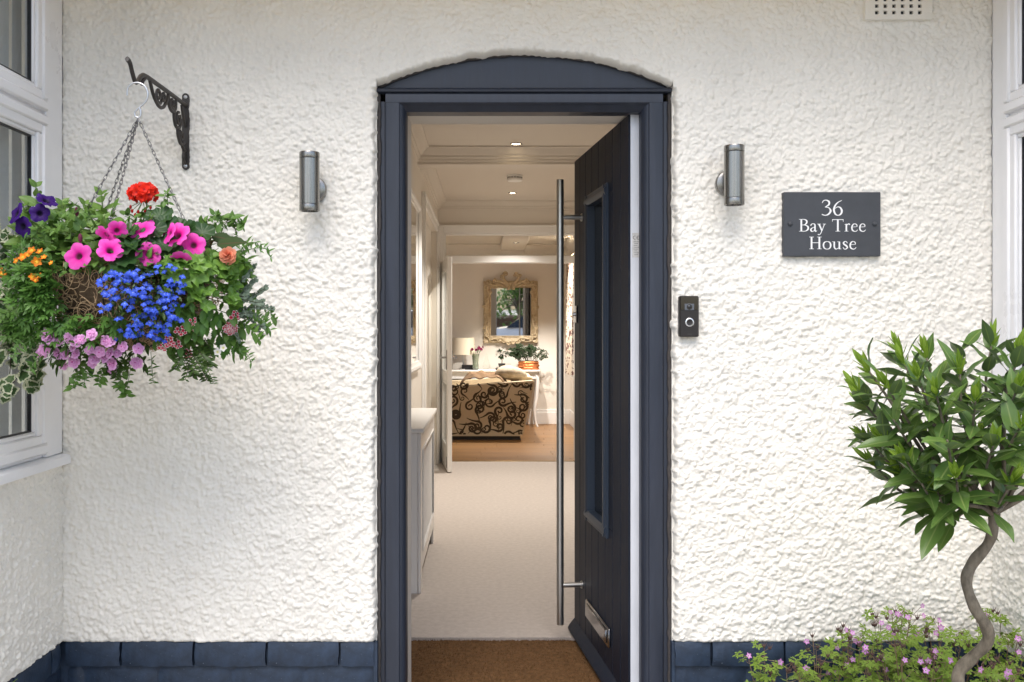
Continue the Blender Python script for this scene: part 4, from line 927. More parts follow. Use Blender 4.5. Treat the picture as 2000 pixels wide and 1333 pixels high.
for i in range(620):                                   # loose curls of coir standing off the liner
    a = rr.uniform(-math.pi, .15) if rr.random() < .85 else rr.uniform(0, math.pi); b_ = rr.uniform(-.12, 1.25); r0 = rimr * rr.uniform(1.0, 1.06)
    n_ = Vector((math.cos(a) * math.cos(b_), math.sin(a) * math.cos(b_), -math.sin(b_) * .95)); c = HB + Vector((n_.x * r0, n_.y * r0, n_.z * .20)); t1 = n_.orthogonal().normalized(); t2 = n_.cross(t1); ph = rr.uniform(0, 6.28); Rr = rr.uniform(.012, .035); tw = rr.uniform(.6, 1.5)
    pts = [c + (t1 * math.cos(ph + s_ * tw * 4) + t2 * math.sin(ph + s_ * tw * 4)) * Rr * (1 - .3 * s_) + n_ * (.004 + .016 * math.sin(s_ * 3 + ph) ** 2) for s_ in np.linspace(0, 1, 9)]
    q.tube(pts, rr.uniform(.0006, .0013), 4)
tag(q.build('coir_fibres', M['fibre'], basket, 60), kind='stuff')
# --- leaves that show singly
T_ov = leaf_tpl(.050, .028, ovate, 8, 2, .22, .35, .04); T_ov2 = leaf_tpl(.034, .018, ovate, 6, 2, .2, .3, .03); T_lan = leaf_tpl(.030, .009, lanceo, 5, 1, .25, .35)
T_ger = disc_tpl(lambda a: .032 * (1 + .10 * abs(math.sin(a * 4.5)) - .25 * max(0, -math.cos(a)) ** 6), 36, 3, .25, .004, 9)
T_lob = disc_tpl(lambda a: .029 * (.70 + .34 * max(0, math.cos(a * 2.5)) ** 1.3 + .04 * math.cos(a * 12)), 40, 3, .15, .004, 5)
T_ivy = disc_tpl(lambda a: .026 * (.76 + .26 * max(0, math.cos(a * 2.5)) ** 1.5 + .05 * math.cos(a * 15)), 40, 4, .12, .004, 5)
T_fea = join_tpl(*[(leaf_tpl(.020, .0065, lanceo, 4, 1, .2, .2), Matrix.Translation((0, .010 * max(0, 2 - abs(k)) * .6, 0)) @ Matrix.Rotation(-k * .55, 4, 'Z')) for k in (-2, -1, 0, 1, 2)])
T_beg = leaf_tpl(.085, .052, ovate, 12, 3, .12, .2, .05, .07)
T_dot = leaf_tpl(.011, .010, ovate, 4, 1, .1, .1)
ME = {k: tpl_mesh('leaf', t_, m) for k, (t_, m) in dict(ov=(T_ov, LG['bright']), ov2=(T_ov2, LG['bright']), ger=(T_ger, LG['dark']), lob=(T_lob, LG['lobed']), ivy=(T_ivy, LG['ivy']), beg=(T_beg, LG['begonia'])).items()}
rr = random.Random(11)
def plant(name): q = MB(); return q
def put_leaf(par, key, p, d, up, sc): return inst('leaf', ME[key], par, leafM(p, d, up, sc, rr.uniform(-.3, .3)))
def rv(s): return Vector((rr.gauss(0, s), rr.gauss(0, s), rr.gauss(0, s)))
# tall bright green leafy stems, upper left (with the violet petunias)
q = MB(); tops = [((70, 366), .9), ((120, 400), 1.0), ((198, 382), 1.0), ((175, 415), 1.1), ((60, 440), 1.0), ((95, 470), 1.0), ((150, 455), 1.1), ((215, 440), 1.0), ((20, 470), .9), ((185, 470), 1.0), ((45, 405), .8), ((240, 470), .9), ((120, 505), .9), ((165, 400), .9), ((135, 430), 1.0), ((80, 500), 1.0), ((30, 440), .9), ((200, 430), 1.0), ((105, 440), 1.0)]
paths = []
for (px, py), s_ in tops:
    dy = rr.uniform(-.12, .10); tip = P(px, py, HBY + dy); tip = Vector((tip.x, tip.y, tip.z)); root = Vector((lerp(HB.x, tip.x, .65), lerp(HB.y, tip.y, .5), HB.z - .02)); mid = (tip + root) / 2 + rv(.012)
    pts = bez([root, mid, tip], 6); q.tube(pts, [lerp(.0028, .0016, i / (len(pts) - 1)) for i in range(len(pts))], 6); paths.append((pts, s_))
leafy = q.build('leafy_stems', M['stem'], basket, 60)
for pts, s_ in paths:
    n_ = len(pts)
    for i in range(max(2, n_ - 8), n_):
        a0 = i * 1.9 + rr.uniform(-.3, .3); f = (n_ - 1 - i) / 7; el = lerp(.9, .05, min(1, f * 1.5))
        for k in (0, 1):
            a = a0 + k * math.pi; d = Vector((math.cos(a) * math.cos(el), math.sin(a) * math.cos(el), math.sin(el))); put_leaf(leafy, 'ov', pts[i], d, (0, -.9, .9), s_ * lerp(.6, 1.65, min(1, f * 1.8)) * rr.uniform(.85, 1.1))
# petunias
T_pet = [flower_tpl(.0345, 5, .42, .13, .035), flower_tpl(.0345, 5, .50, .16, .05, asym=.08), flower_tpl(.036, 5, .36, .11, .03, asym=-.07)]
MPINK = [tpl_mesh('petunia_flower', t_, PT_['pink']) for t_ in T_pet]; MVIO = [tpl_mesh('violet_flower', t_, PT_['violet']) for t_ in T_pet]
q = MB(); pf = [(152, 500, 1.05, (-.1, -1, .25)), (214, 489, .98, (.35, -1, .45)), (276, 447, 1.02, (-.15, -.8, .75)), (290, 496, .95, (.15, -1, .2)), (346, 461, 1.1, (-.3, -.85, .5)), (378, 478, .95, (.2, -1, .25)), (328, 455, .9, (-.7, -.7, .4)), (206, 461, .85, (-.3, -.5, -.5)), (352, 512, .8, (.1, -.6, -.6)), (229, 452, .8, (.4, -.7, -.3))]
for px, py, s_, d in pf:
    p = on_dome(px, py, 1.03); q.tube([p - Vector(d).normalized() * .03, lerp(p, HB, .35)], .0016, 5)
pet = q.build('petunia_stems', M['stem'], basket, 60)
for i, (px, py, s_, d) in enumerate(pf):
    p = on_dome(px, py, 1.03); dd = Vector(d).normalized(); inst('petunia_flower', MPINK[i % 3], pet, aim(p - dd * .012, dd, s_, rr.uniform(0, 6)))
for px, py in ((157, 467), (150, 415)):
    p = on_dome(px, py, 1.05); bq = MB(); bq.lathe([(0, -.012), (.0045, -.006), (.0055, .004), (.003, .012), (0, .014)], 10, M=aim(p, (.1, -.3, 1)), caps=False); bq.build('flower_bud', PT_['pink'], pet, 180)
q = MB(); vf = [(38, 420, 1.0, (-.6, -.7, .35)), (88, 398, .95, (.5, -.4, .75)), (48, 442, .9, (-.3, -.9, -.2)), (78, 418, .85, (.3, -.9, .1))]
for px, py, s_, d in vf: p = P(px, py, HBY - .10); q.tube([p - Vector(d).normalized() * .03, lerp(p, HB, .5)], .0016, 5)
vio = q.build('violet_petunia_stems', M['stem'], basket, 60)
for i, (px, py, s_, d) in enumerate(vf): inst('violet_flower', MVIO[i % 3], vio, aim(P(px, py, HBY - .15), Vector(d), s_ * .9, rr.uniform(0, 6)))
# scarlet geranium with dark round leaves
T_flo = join_tpl((petals_tpl(5, .019, .019, .15), Matrix.Identity(4)), (petals_tpl(4, .013, .014, .5, tilt=.5), Matrix.Translation((0, 0, .003)))); MRED = tpl_mesh('geranium_floret', T_flo, PT_['red'])
gc = P(279, 378, HBY - .09); q = MB(); q.tube(bez([gc, gc + Vector((.004, .01, -.05)), HB + Vector((.0, -.08, -.01))], 6), .0022, 6)
for px, py in ((258, 412), (264, 420), (270, 414), (283, 411), (255, 404), (294, 405)):
    p = P(px, py, HBY - .10); q.tube([gc - Vector((0, 0, .02)), p], .001, 5)
ger = q.build('geranium_stem', M['stem'], basket, 60)
for i in range(24):
    th, ph = i * 2.4, math.acos(1 - 1.55 * (i + .5) / 24); n_ = Vector((math.cos(th) * math.sin(ph), math.sin(th) * math.sin(ph), math.cos(ph))); inst('floret', MRED, ger, aim(gc + Vector((n_.x * .033, n_.y * .030, n_.z * .022 - .002)), n_ + Vector((0, -.3, 0)), rr.uniform(.7, .95), rr.uniform(0, 6)))
for px, py in ((258, 412), (264, 420), (270, 414), (283, 411), (255, 404), (294, 405)):
    p = P(px, py, HBY - .10); bq = MB(); bq.lathe([(0, -.006), (.0035, -.002), (.0032, .004), (0, .008)], 8, M=aim(p, (.1, -.3, -1)), caps=False); bq.build('flower_bud', PT_['red'], ger, 180)
for px, py, s_ in ((312, 425, 1.1), (325, 440, 1.0), (250, 455, 1.0), (262, 470, 1.15), (245, 480, 1.2), (300, 448, 1.0), (255, 505, 1.1), (335, 495, .95), (318, 478, 1.05), (395, 455, 1.0), (238, 520, .9), (300, 520, 1), (272, 480, 1.1), (350, 445, 1.0), (365, 450, .9)):
    p = on_dome(px, py, .97); put_leaf(ger, 'ger', p, Vector((rr.uniform(-.6, .6), -.4, -.5)), Vector((rr.uniform(-.3, .3), -.8, .9)), s_)
# orange bidens and its fine foliage
T_bid = petals_tpl(5, .0135, .0105, .1, .12, lambda t: max(.05, math.sin(math.pi * min(1, t ** .9)) ** .6)); MOR = tpl_mesh('bidens_flower', T_bid, PT_['orange'])
q = MB(); of = [(45, 503, 1.1), (72, 512, 1.2), (62, 490, 1.0), (78, 492, .9), (4, 536, 1.2), (64, 541, .9), (78, 540, .8), (100, 514, .6), (32, 510, .8), (70, 548, .7), (55, 498, .8), (86, 503, .7), (2, 528, .8)]
for px, py, s_ in of: p = on_dome(px, py, 1.05, -.05); q.tube([p, lerp(p, HB, .3) - Vector((0, 0, .03))], .0009, 5)
bid = q.build('bidens_stems', M['stem'], basket, 60)
for px, py, s_ in of:
    p = on_dome(px, py, 1.05, -.05); d = Vector((rr.uniform(-.5, .4), -1, rr.uniform(.1, .9))); o = inst('bidens_flower', MOR, bid, aim(p, d, s_ * .8, rr.uniform(0, 6)))
eyes = [aim(on_dome(px, py, 1.05, -.05) + Vector((0, -.003, .001)), (0, -1, .5), s_) for px, py, s_ in of]
merged('bidens_eyes', disc_tpl(lambda a: .0042, 10, 2, -.6), eyes, M['eye'], bid)
def spot(x0, x1, y0, y1, k=1.0, pl=-.05): px, py = rr.uniform(x0, x1), rr.uniform(y0, y1); return on_dome(px, py, k * rr.uniform(.86, 1.03), pl)
def tuft(ms, p, n_, s0, s1, spread=1.0, droop=0):
    o = outn(p)
    for _ in range(n_):
        d = (o + rv(.65) * spread + Vector((0, 0, -droop))).normalized(); ms.append(leafM(p + rv(.008), d, (rr.uniform(-.3, .3), -.5, 1), rr.uniform(s0, s1), rr.uniform(-.5, .5)))
ms = []
for _ in range(230): tuft(ms, spot(18, 112, 515, 660), 2, .8, 1.35)
for _ in range(60): tuft(ms, spot(90, 240, 625, 665, 1.0), 2, .8, 1.3)
merged('bidens_foliage', T_fea, ms, LG['feather'], basket)
# filler foliage low and behind
ms = []
for _ in range(120): tuft(ms, spot(60, 300, 420, 530, .92), 2, .7, 1.2)
for _ in range(110): tuft(ms, spot(280, 480, 430, 600, .93), 2, .7, 1.2)
for _ in range(70): tuft(ms, spot(300, 470, 600, 690, .98), 2, .7, 1.3, droop=.5)
merged('filler_foliage', T_ov2, ms, LG['mid'], basket)
ms = []
for _ in range(110): tuft(ms, spot(95, 290, 640, 720, 1.02), 2, .7, 1.3)
merged('trailing_foliage', T_lan, ms, LG['small'], basket)
# lobelia: dark mound with small blue flowers, each its own
T_lobe = join_tpl((petals_tpl(3, .0105, .0075, .1, .1), Matrix.Rotation(math.pi, 4, 'Z') @ Matrix.Diagonal((1.15, 1, 1, 1))), (petals_tpl(2, .0065, .003, -.6, .1, lanceo), Matrix.Rotation(-math.pi / 2, 4, 'Z')))
v_, f_, e_ = [], [], []
for ang_, L_, W_ in ((0, .0115, .0080), (-1.05, .0115, .0078), (1.05, .0115, .0078), (2.75, .0065, .003), (-2.75, .0065, .003)):
    a, b_, c_ = leaf_tpl(L_, W_, ovate, 4, 1, .1, .25); Mx = Matrix.Rotation(math.pi - ang_, 4, 'Z') @ Matrix.Rotation(R(10), 4, 'X'); n0 = len(v_); v_ += [tuple(Mx @ Vector(t_)) for t_ in a]; f_ += [tuple(i + n0 for i in ff) for ff in b_]; e_ += [i // 3 / 4 for i in range(len(a))]
MLOB = tpl_mesh('lobelia_flower', (v_, f_, e_), PT_['blue'])
ms = []
for _ in range(240):
    a, r_ = rr.uniform(0, 6.28), math.sqrt(rr.random()); tuft(ms, on_dome(282 + 72 * r_ * math.cos(a), 585 + 62 * r_ * math.sin(a), 1.03 * rr.uniform(.92, 1.05)), 2, .5, .85)
lobf = merged('lobelia_foliage', T_lan, ms, LG['small'], basket)
k = 0
while k < 200:
    px, py = rr.uniform(196, 366), rr.uniform(520, 664); lim = 80 - max(0, py - 605) * .75 - max(0, 548 - py) * 1.1
    if abs(px - 281 - max(0, py - 600) * .15) > lim + rr.gauss(0, 9): continue
    if math.sin(px * .09 + 1.3) * math.sin(py * .11) > .62: continue
    p = on_dome(px + rr.gauss(0, 5), py + rr.gauss(0, 5), 1.09 + rr.uniform(-.06, .06)); inst('lobelia_flower', MLOB, lobf, leafM(p, Vector((rr.uniform(-.5, .5), .3 + rr.uniform(-.25, .25), 1)), Vector((rr.uniform(-.5, .5), -1, .55 + rr.uniform(-.3, .3))), rr.uniform(.75, 1.12), 0)); k += 1
# pale pink double flowers along the lower front
T_cal = join_tpl((flower_tpl(.0185, 5, .30, .13, .06, 30, .1, 4), Matrix.Identity(4)), (flower_tpl(.0115, 5, .42, .2, .16, 20, .1, 3), Matrix.Translation((0, 0, .0055)) @ Matrix.Rotation(.6, 4, 'Z')), (flower_tpl(.0065, 5, .5, .2, .2, 15, .1, 3), Matrix.Translation((0, 0, .009)) @ Matrix.Rotation(.2, 4, 'Z')))
MCAL = tpl_mesh('pale_pink_flower', T_cal, PT_['pale'])
cf = [(88, 654), (112, 668), (134, 658), (146, 678), (147, 668), (177, 652), (175, 684), (115, 692), (131, 694), (208, 667), (214, 690), (219, 667), (187, 702), (208, 697), (183, 706), (222, 712), (268, 683), (262, 706), (222, 722), (126, 714), (146, 706), (88, 684), (82, 692), (240, 680), (160, 662), (98, 662), (196, 690), (270, 710), (150, 690), (230, 690)]
q = MB()
for px, py in cf: p = on_dome(px, py, 1.08, -.12); q.tube([p, lerp(p, HB - Vector((0, 0, .1)), .4)], .0009, 5)
cal = q.build('trailing_stems', M['stem'], basket, 60)
for px, py in cf:
    p = on_dome(px + rr.uniform(-3, 3), py + rr.uniform(-3, 3), 1.08, -.12); d = Vector((rr.uniform(-.7, .7), -1, rr.uniform(-.3, .5))); inst('pale_pink_flower', MCAL, cal, aim(p - Vector((0, 0, 0)), d, rr.uniform(.72, 1.0), rr.uniform(0, 6)))
# lobed yellow-green leaves, right
q = MB(); lobp = []
for _ in range(70):
    px, py = rr.uniform(322, 478), rr.uniform(500, 600)
    if py > 560 and px < 380: continue
    p = on_dome(px, py, 1.04 * rr.uniform(.94, 1.05)); lobp.append(p); q.tube([p, lerp(p, HB, .35)], .0011, 5)
lob = q.build('lobed_leaf_stems', M['stem'], basket, 60)
for p in lobp: o = outn(p); put_leaf(lob, 'lob', p, Vector((o.x * .5, -.3, -.6)) + rv(.35), o + Vector((0, -.3, .6)) + rv(.3), rr.uniform(.7, 1.1))
# peach begonia
bc = P(446, 500, HBY - .15); q = MB(); q.tube(bez([P(405, 500, HBY - .05), P(418, 470, HBY - .07), bc + Vector((-.004, .02, .01))], 5), .003, 6); q.tube(bez([P(405, 500, HBY - .05), P(412, 466, HBY - .05), P(432, 462, HBY - .07)], 5), .0022, 6); beg = q.build('begonia_stem', M['redstem'], basket, 60)
T_bp = leaf_tpl(.024, .021, lambda t: max(.1, math.sin(math.pi * min(1, .12 + t * .8)) ** .6), 5, 2, .1, .2); MPE = tpl_mesh('begonia_petal', (T_bp[0], T_bp[1], [i // 5 / 5 for i in range(len(T_bp[0]))]), PT_['peach'])
for ring_, n_, tilt in ((0, 9, 75), (1, 8, 45), (2, 6, 15)):
    for k in range(n_):
        a = math.tau * k / n_ + ring_ * .4; d = Vector((math.cos(a) * math.sin(R(tilt)), -math.cos(R(tilt)), math.sin(a) * math.sin(R(tilt)) - .15)); inst('petal', MPE, beg, leafM(bc - Vector((0, .004 * ring_, 0)), d, Vector((0, -1, .2)), rr.uniform(.9, 1.1)))
for p, d, s_ in ((P(424, 478, HBY - .13), (1, -.15, .12), 1.0), (P(414, 462, HBY - .08), (.9, -.1, -.12), .72), (P(405, 460, HBY - .04), (-.2, -.4, -.8), .75), (P(390, 452, HBY - .02), (.5, -.1, .25), .55), (P(400, 480, HBY - .06), (.3, -.5, -.8), .7)): put_leaf(beg, 'beg', p, Vector(d), (-.1, -.75, .75), s_)
# verbena heads
T_vb = petals_tpl(5, .008, .0075, .1, .1); MV = tpl_mesh('verbena_floret', T_vb, PT_['verb'])
q = MB(); vb_ = [(450, 640, 20, 1.0), (458, 618, 9, .8), (352, 645, 7, .8), (330, 666, 9, .8), (345, 672, 7, .7), (368, 690, 9, .75), (376, 628, 5, .6), (320, 676, 6, .7)]
for px, py, n_, s_ in vb_: p = on_dome(px, py, 1.06); q.tube([p, lerp(p, HB, .3)], .0012, 5)
vb = q.build('verbena_stems', M['stem'], basket, 60)
for px, py, n_, s_ in vb_:
    p = on_dome(px, py, 1.06); f = (outn(p) + Vector((0, -.8, .1))).normalized(); t1 = f.orthogonal().normalized(); t2 = f.cross(t1)
    for i in range(n_):
        r_ = .017 * s_ * math.sqrt((i + .5) / n_); a = i * 2.4; inst('verbena_floret', MV, vb, aim(p + (t1 * math.cos(a) + t2 * math.sin(a)) * r_ + f * (.008 - r_ * .35), f + (t1 * math.cos(a) + t2 * math.sin(a)) * .5, s_ * rr.uniform(.8, 1.1), rr.uniform(0, 6)))
ms = []
for _ in range(70):
    p = spot(345, 470, 590, 680, 1.03); ms.append(leafM(p, Vector((rr.uniform(-.4, .5), -.25, -1)), Vector((rr.uniform(-.3, .3), -1, .4)), rr.uniform(.6, 1.0)))
merged('toothed_leaves', leaf_tpl(.042, .020, lanceo, 9, 2, .2, .3, .05, .16), ms, LG['feather'], basket)
# silver-green sprays, right
q = MB(); ms = []
sprays = [((455, 590), (500, 575), (522, 560)), ((460, 610), (500, 600), (534, 603)), ((455, 630), (490, 640), (516, 637)), ((450, 600), (480, 565), (500, 545)), ((460, 560), (480, 540), (498, 520)), ((440, 640), (462, 655), (470, 676)), ((450, 615), (485, 620), (512, 655)), ((455, 580), (495, 590), (515, 590)), ((445, 625), (480, 612), (505, 622)), ((452, 570), (478, 580), (490, 560))]
for a, b_, c_ in sprays:
    pts = bez([on_dome(*a, .95), P(*b_, HBY - .06 + rr.uniform(-.05, .05)), P(*c_, HBY - .05 + rr.uniform(-.06, .06))], 9); q.tube(pts, .0011, 5)
    for i in range(1, len(pts)):
        for s_ in (-1, 1):
            for _ in range(1): ms.append(leafM(pts[i], Vector((rr.uniform(-.2, .8), rr.uniform(-.6, .4), s_ * .9 + rr.uniform(-.3, .3))), Vector((0, -.8, .6)), rr.uniform(.6, 1.1)))
spr = q.build('spray_stems', M['darkstem'], basket, 60)
merged('spray_leaves', T_dot, ms, LG['grey'], spr)
# dark trailing sprigs and white flowers below right
q = MB(); ms = []
for a, b_, c_ in (((350, 680), (365, 715), (385, 735)), ((365, 680), (390, 715), (404, 742)), ((380, 675), (400, 700), (418, 715)), ((345, 690), (350, 705), (340, 722)), ((400, 660), (412, 690), (405, 720)), ((340, 670), (370, 700), (362, 742)), ((390, 680), (380, 720), (376, 735)), ((225, 700), (215, 720), (208, 730)), ((232, 705), (228, 725), (226, 738)), ((125, 690), (115, 705), (108, 712))):
    pts = bez([on_dome(*a, 1.0), P(*b_, HBY - .14 + rr.uniform(-.05, .05)), P(*c_, HBY - .14 + rr.uniform(-.05, .05))], 6); q.tube(pts, .0010, 5)
    for i in range(1, len(pts)):
        for s_ in (-1, 1): ms.append(leafM(pts[i], Vector((s_ * .9, rr.uniform(-.5, .3), rr.uniform(-.6, .1))), Vector((0, -.8, .7)), rr.uniform(.5, .85)))
sp2 = q.build('sprig_stems', M['darkstem'], basket, 60)
merged('sprig_leaves', leaf_tpl(.024, .0105, ovate, 5, 1, .2, .3), ms, LG['small'], sp2)
MWH = tpl_mesh('white_flower', petals_tpl(5, .0105, .0105, .1, .05), PT_['white'])
for px, py in ((425, 688), (412, 716), (436, 680)): inst('white_flower', MWH, sp2, aim(P(px, py, HBY - .13), (.1, -1, .1), 1, rr.uniform(0, 6)))
# variegated trailing plant, left
q = MB(); ivp = []
for path in (((30, 460), (10, 500), (-6, 540)), ((25, 560), (5, 620), (20, 680), (55, 700)), ((40, 650), (45, 690), (70, 680)), ((60, 680), (72, 720), (58, 760)), ((10, 690), (-10, 700), (-30, 720)), ((68, 700), (40, 730), (10, 770)), ((30, 640), (0, 660), (-25, 650)), ((60, 660), (72, 740), (60, 745)), ((15, 470), (-5, 455), (-25, 440)), ((20, 600), (0, 590), (-25, 600)), ((35, 540), (12, 560), (-8, 580)), ((22, 690), (18, 740), (12, 778))):
    pts = bez([P(a, b_, HBY - .04 + rr.uniform(-.06, .06)) for a, b_ in path], 5); q.tube(pts, .0014, 5); ivp.append(pts)
ivy = q.build('trailing_ivy_stems', M['darkstem'], basket, 60)
for pts in ivp:
    for i in range(1, len(pts), 1):
        if rr.random() < .85: put_leaf(ivy, 'ivy', pts[i] + rv(.006), Vector((rr.uniform(-1, 1), -.2, rr.uniform(-1, .2))), Vector((rr.uniform(-.4, .4), -1, .6)), rr.uniform(.55, 1.15))

# loose wisps breaking the outline
ms = []; ms2 = []
for i in range(34):
    a = rr.uniform(0, 6.28); px, py = 268 + 235 * math.cos(a), 560 + 150 * math.sin(a)
    if py < 440 and 180 < px < 300: continue
    p = on_dome(px, py, .98, rr.uniform(-.1, .1)); o = Vector((math.cos(a), rr.uniform(-.6, .1), -math.sin(a) * .7 - .25)); L_ = rr.uniform(.025, .07); e = p + o.normalized() * L_; e2 = e + Vector((o.x * .02, 0, -.025)); pts = bez([p - o.normalized() * .03, p, e, e2], 4); q = MB(); q.tube(pts, .0009, 4); q.build('wispy_stem', M['stem'], basket, 60)
    for k in range(3, len(pts)):
        for s_ in (-1, 1): (ms if i % 2 else ms2).append(leafM(pts[k], Vector((s_ * -o.z + o.x * .5, rr.uniform(-.6, .2), s_ * o.x + rr.uniform(-.3, .2))) + rv(.45), Vector((0, -.8, .8)), rr.uniform(.35, .8)))
merged('wispy_leaves', T_ov2, ms, LG['mid'], basket); merged('wispy_leaves', T_lan, ms2, LG['feather'], basket)
# ------------------------------------------------------------------ bay tree
M['bark'] = mat('grey_brown_bark', (.22, .185, .135), .85, c2=(.07, .057, .038), vscale=55, bump=1.0, bscale=120, stretch=(1, 1, .45))
M['twig'] = mat('red_brown_twig', (.11, .055, .03), .7)
BAY = veinleaf('bay_leaf', (.048, .11, .022), (.15, .245, .05), (.20, .27, .075), .11, rough=.32, transl=.18, under=(.11, .17, .065), spec=.5)
BAYY = veinleaf('young_bay_leaf', (.15, .27, .025), (.27, .40, .045), (.34, .45, .10), .10, rough=.38, transl=.35)
TY = -.9; tree = thing('bay_tree', 'bay tree with twisted bare stem and leafy head below the house nameplate', 'tree', (P(1893, 0, TY).x, TY, GZ + .05))
tp = [((1942, 990), 0), ((1940, 1030), .0), ((1934, 1065), .01), ((1908, 1105), .02), ((1894, 1140), .015), ((1901, 1185), -.005), ((1917, 1218), -.02), ((1922, 1250), -.015), ((1904, 1287), .01), ((1882, 1318), .02), ((1882, 1350), .015), ((1905, 1400), -.01), ((1915, 1460), -.015), ((1895, 1530), .0), ((1885, 1610), .01), ((1895, 1720), 0), ((1893, 1850), 0)]
pts = bez([P(a, b_, TY) + Vector((0, dy, 0)) for (a, b_), dy in tp], 6); n_ = len(pts)
rads = [lerp(.0120, .0155, i / (n_ - 1)) * (1 + .06 * math.sin(i * .9) + .05 * math.sin(i * .37 + 1)) for i in range(n_)]
q = MB(); q.tube(pts, rads, 14)
crot = pts[2]; CC = Vector((P(1893, 0, TY).x, TY, P(0, 828, TY).z)); CR = Vector((.285, .25, .185)); rr = random.Random(21)
tips_px = [(1810, 700, -.05), (1795, 742, -.16), (1830, 775, -.18), (1905, 785, -.20), (1985, 765, -.18), (1937, 672, .02), (1985, 690, -.08), (1697, 725, .0), (1728, 865, -.05), (1868, 935, -.22), (1975, 945, -.20), (1690, 790, .03), (1735, 760, -.1), (1850, 860, -.22), (1940, 870, -.22), (1770, 900, -.14), (1800, 945, -.15), (1745, 820, -.12), (2020, 850, -.17), (1760, 690, .06), (1875, 730, -.05), (2030, 730, -.02)]
tips = [P(a, b_, TY + dy) for a, b_, dy in tips_px]
while len(tips) < 42:
    d = Vector((rr.gauss(0, 1), rr.gauss(0, 1), rr.gauss(.15, .9))).normalized(); p = CC + Vector((d.x * CR.x, d.y * CR.y, d.z * CR.z)) * rr.uniform(.78, 1.0)
    if min((p - t_).length for t_ in tips) > .055: tips.append(p)
sh = []
for t_ in tips:
    d = (t_ - crot); m1 = crot + Vector((d.x * .45, d.y * .45, d.z * .30)); up = (t_ - CC); tipd = (Vector((up.x, up.y, up.z * .6 + .26))).normalized()
    m2 = t_ - tipd * .10; tw = bez([crot, m1, m2, t_], 5); q.tube(tw, [lerp(.0065, .0021, i / (len(tw) - 1)) for i in range(len(tw))], 6); sh.append((t_, tipd, m2))
trunk = q.build('trunk', [M['bark']], tree, 180)
T_bay = [leaf_tpl(.100, .033, lanceo, 9, 2, .22, .18, .05), leaf_tpl(.094, .036, lanceo, 9, 2, .14, .42, .08), leaf_tpl(.080, .034, ovate, 9, 2, .18, .28, .05)]
MB_ = [tpl_mesh('leaf', t_, BAY) for t_ in T_bay]; T_yg = leaf_tpl(.050, .0145, lanceo, 6, 2, .35, -.25); MYG = tpl_mesh('young_leaf', T_yg, BAYY)
q = MB(); q.tube([crot, CC], .004, 6); crown = q.build('crown', M['twig'], tree, 60)
cand = []; yng = []
for t_, d, base in sh:
    a0 = rr.uniform(0, 6.28); x = d.orthogonal().normalized(); y = d.cross(x); nl = rr.randint(8, 11)
    for k in range(nl):
        f = k / (nl - 1); a = a0 + k * 2.4; out = x * math.cos(a) + y * math.sin(a); p = lerp(base, t_, lerp(-.3, .92, f)); el = lerp(.12, 1.05, f ** 1.2) + rr.uniform(-.2, .2)
        dd = out * math.cos(el) + d * math.sin(el) + Vector((0, 0, rr.uniform(-.12, .10))); cand.append((p, dd, d * .8 + Vector((0, 0, .8)) + Vector((rr.gauss(0, .2), rr.gauss(0, .2), 0)), rr.uniform(.85, 1.28) * lerp(1, .82, f)))
    if rr.random() < .62 or t_ in tips[:11]:
        for k in range(7):
            a = a0 + k * 2.4; out = x * math.cos(a) + y * math.sin(a); el = lerp(.75, 1.4, k / 6); yng.append((t_ + d * (.004 * k - .008), out * math.cos(el) + d * math.sin(el), out * -1 + d * .2, rr.uniform(.7, 1.05)))
cand.sort(key=lambda c: c[0].y)
rest = [[], [], []]
for i, (p, dd, up, s_) in enumerate(cand):
    k = rr.randrange(3)
    if i < 300: inst('leaf', MB_[k], crown, leafM(p, dd, up, s_, rr.uniform(-.35, .35)))
    else: rest[k].append(leafM(p, dd, up, s_, rr.uniform(-.35, .35)))
for k in range(3):
    if rest[k]: merged('rear_leaves', T_bay[k], rest[k], BAY, crown, True)
for p, dd, up, s_ in yng[:290]: inst('young_leaf', MYG, crown, leafM(p, dd, up, s_))

# ------------------------------------------------------------------ herb robert along the foot of the wall
HR = leafmat('herb_robert_leaf', (.12, .21, .022), (.25, .36, .05), .55, .3); HRP = petal('herb_robert_petal', (.62, .24, .60), (.66, .32, .64), (.75, .55, .7)); M['hrstem'] = mat('pinkish_stem', (.20, .13, .075), .6); M['hrbud'] = mat('brown_seed_beak', (.10, .055, .045), .7)
T_hr = join_tpl(*[(join_tpl(*[(leaf_tpl(.017, .0085, ovate, 4, 1, .15, .2, 0, .12), Matrix.Translation((0, .009 * (1 - abs(j)) , 0)) @ Matrix.Rotation(-j * .75, 4, 'Z')) for j in (-1, 0, 1)]), Matrix.Rotation(-k * .95, 4, 'Z') @ Matrix.Translation((0, .006, 0)) @ Matrix.Diagonal((1, 1 - .15 * abs(k), 1, 1))) for k in (-2, -1, 0, 1, 2)])
MHR = tpl_mesh('leaf', T_hr, HR); MHF = tpl_mesh('flower', petals_tpl(5, .0095, .0068, .05, .12), HRP)
rr = random.Random(33); lab = [0]
HRL = ['herb robert plant nearest the door frame, pink flowers against the navy bricks', 'herb robert clump with pink flowers straight below the house nameplate', 'low herb robert clump between its two taller neighbours', 'slender herb robert plant with brown seed heads beside the tallest one', 'tallest herb robert plant, its seed heads standing above the plinth', 'herb robert plant against the bricks between the tallest one and the bay tree stem', 'bushiest leafy herb robert clump, spreading in front of the tallest one', 'herb robert plant rising behind the bay tree stem, close to the wall corner', 'low herb robert clump under the bay window behind the bay tree']
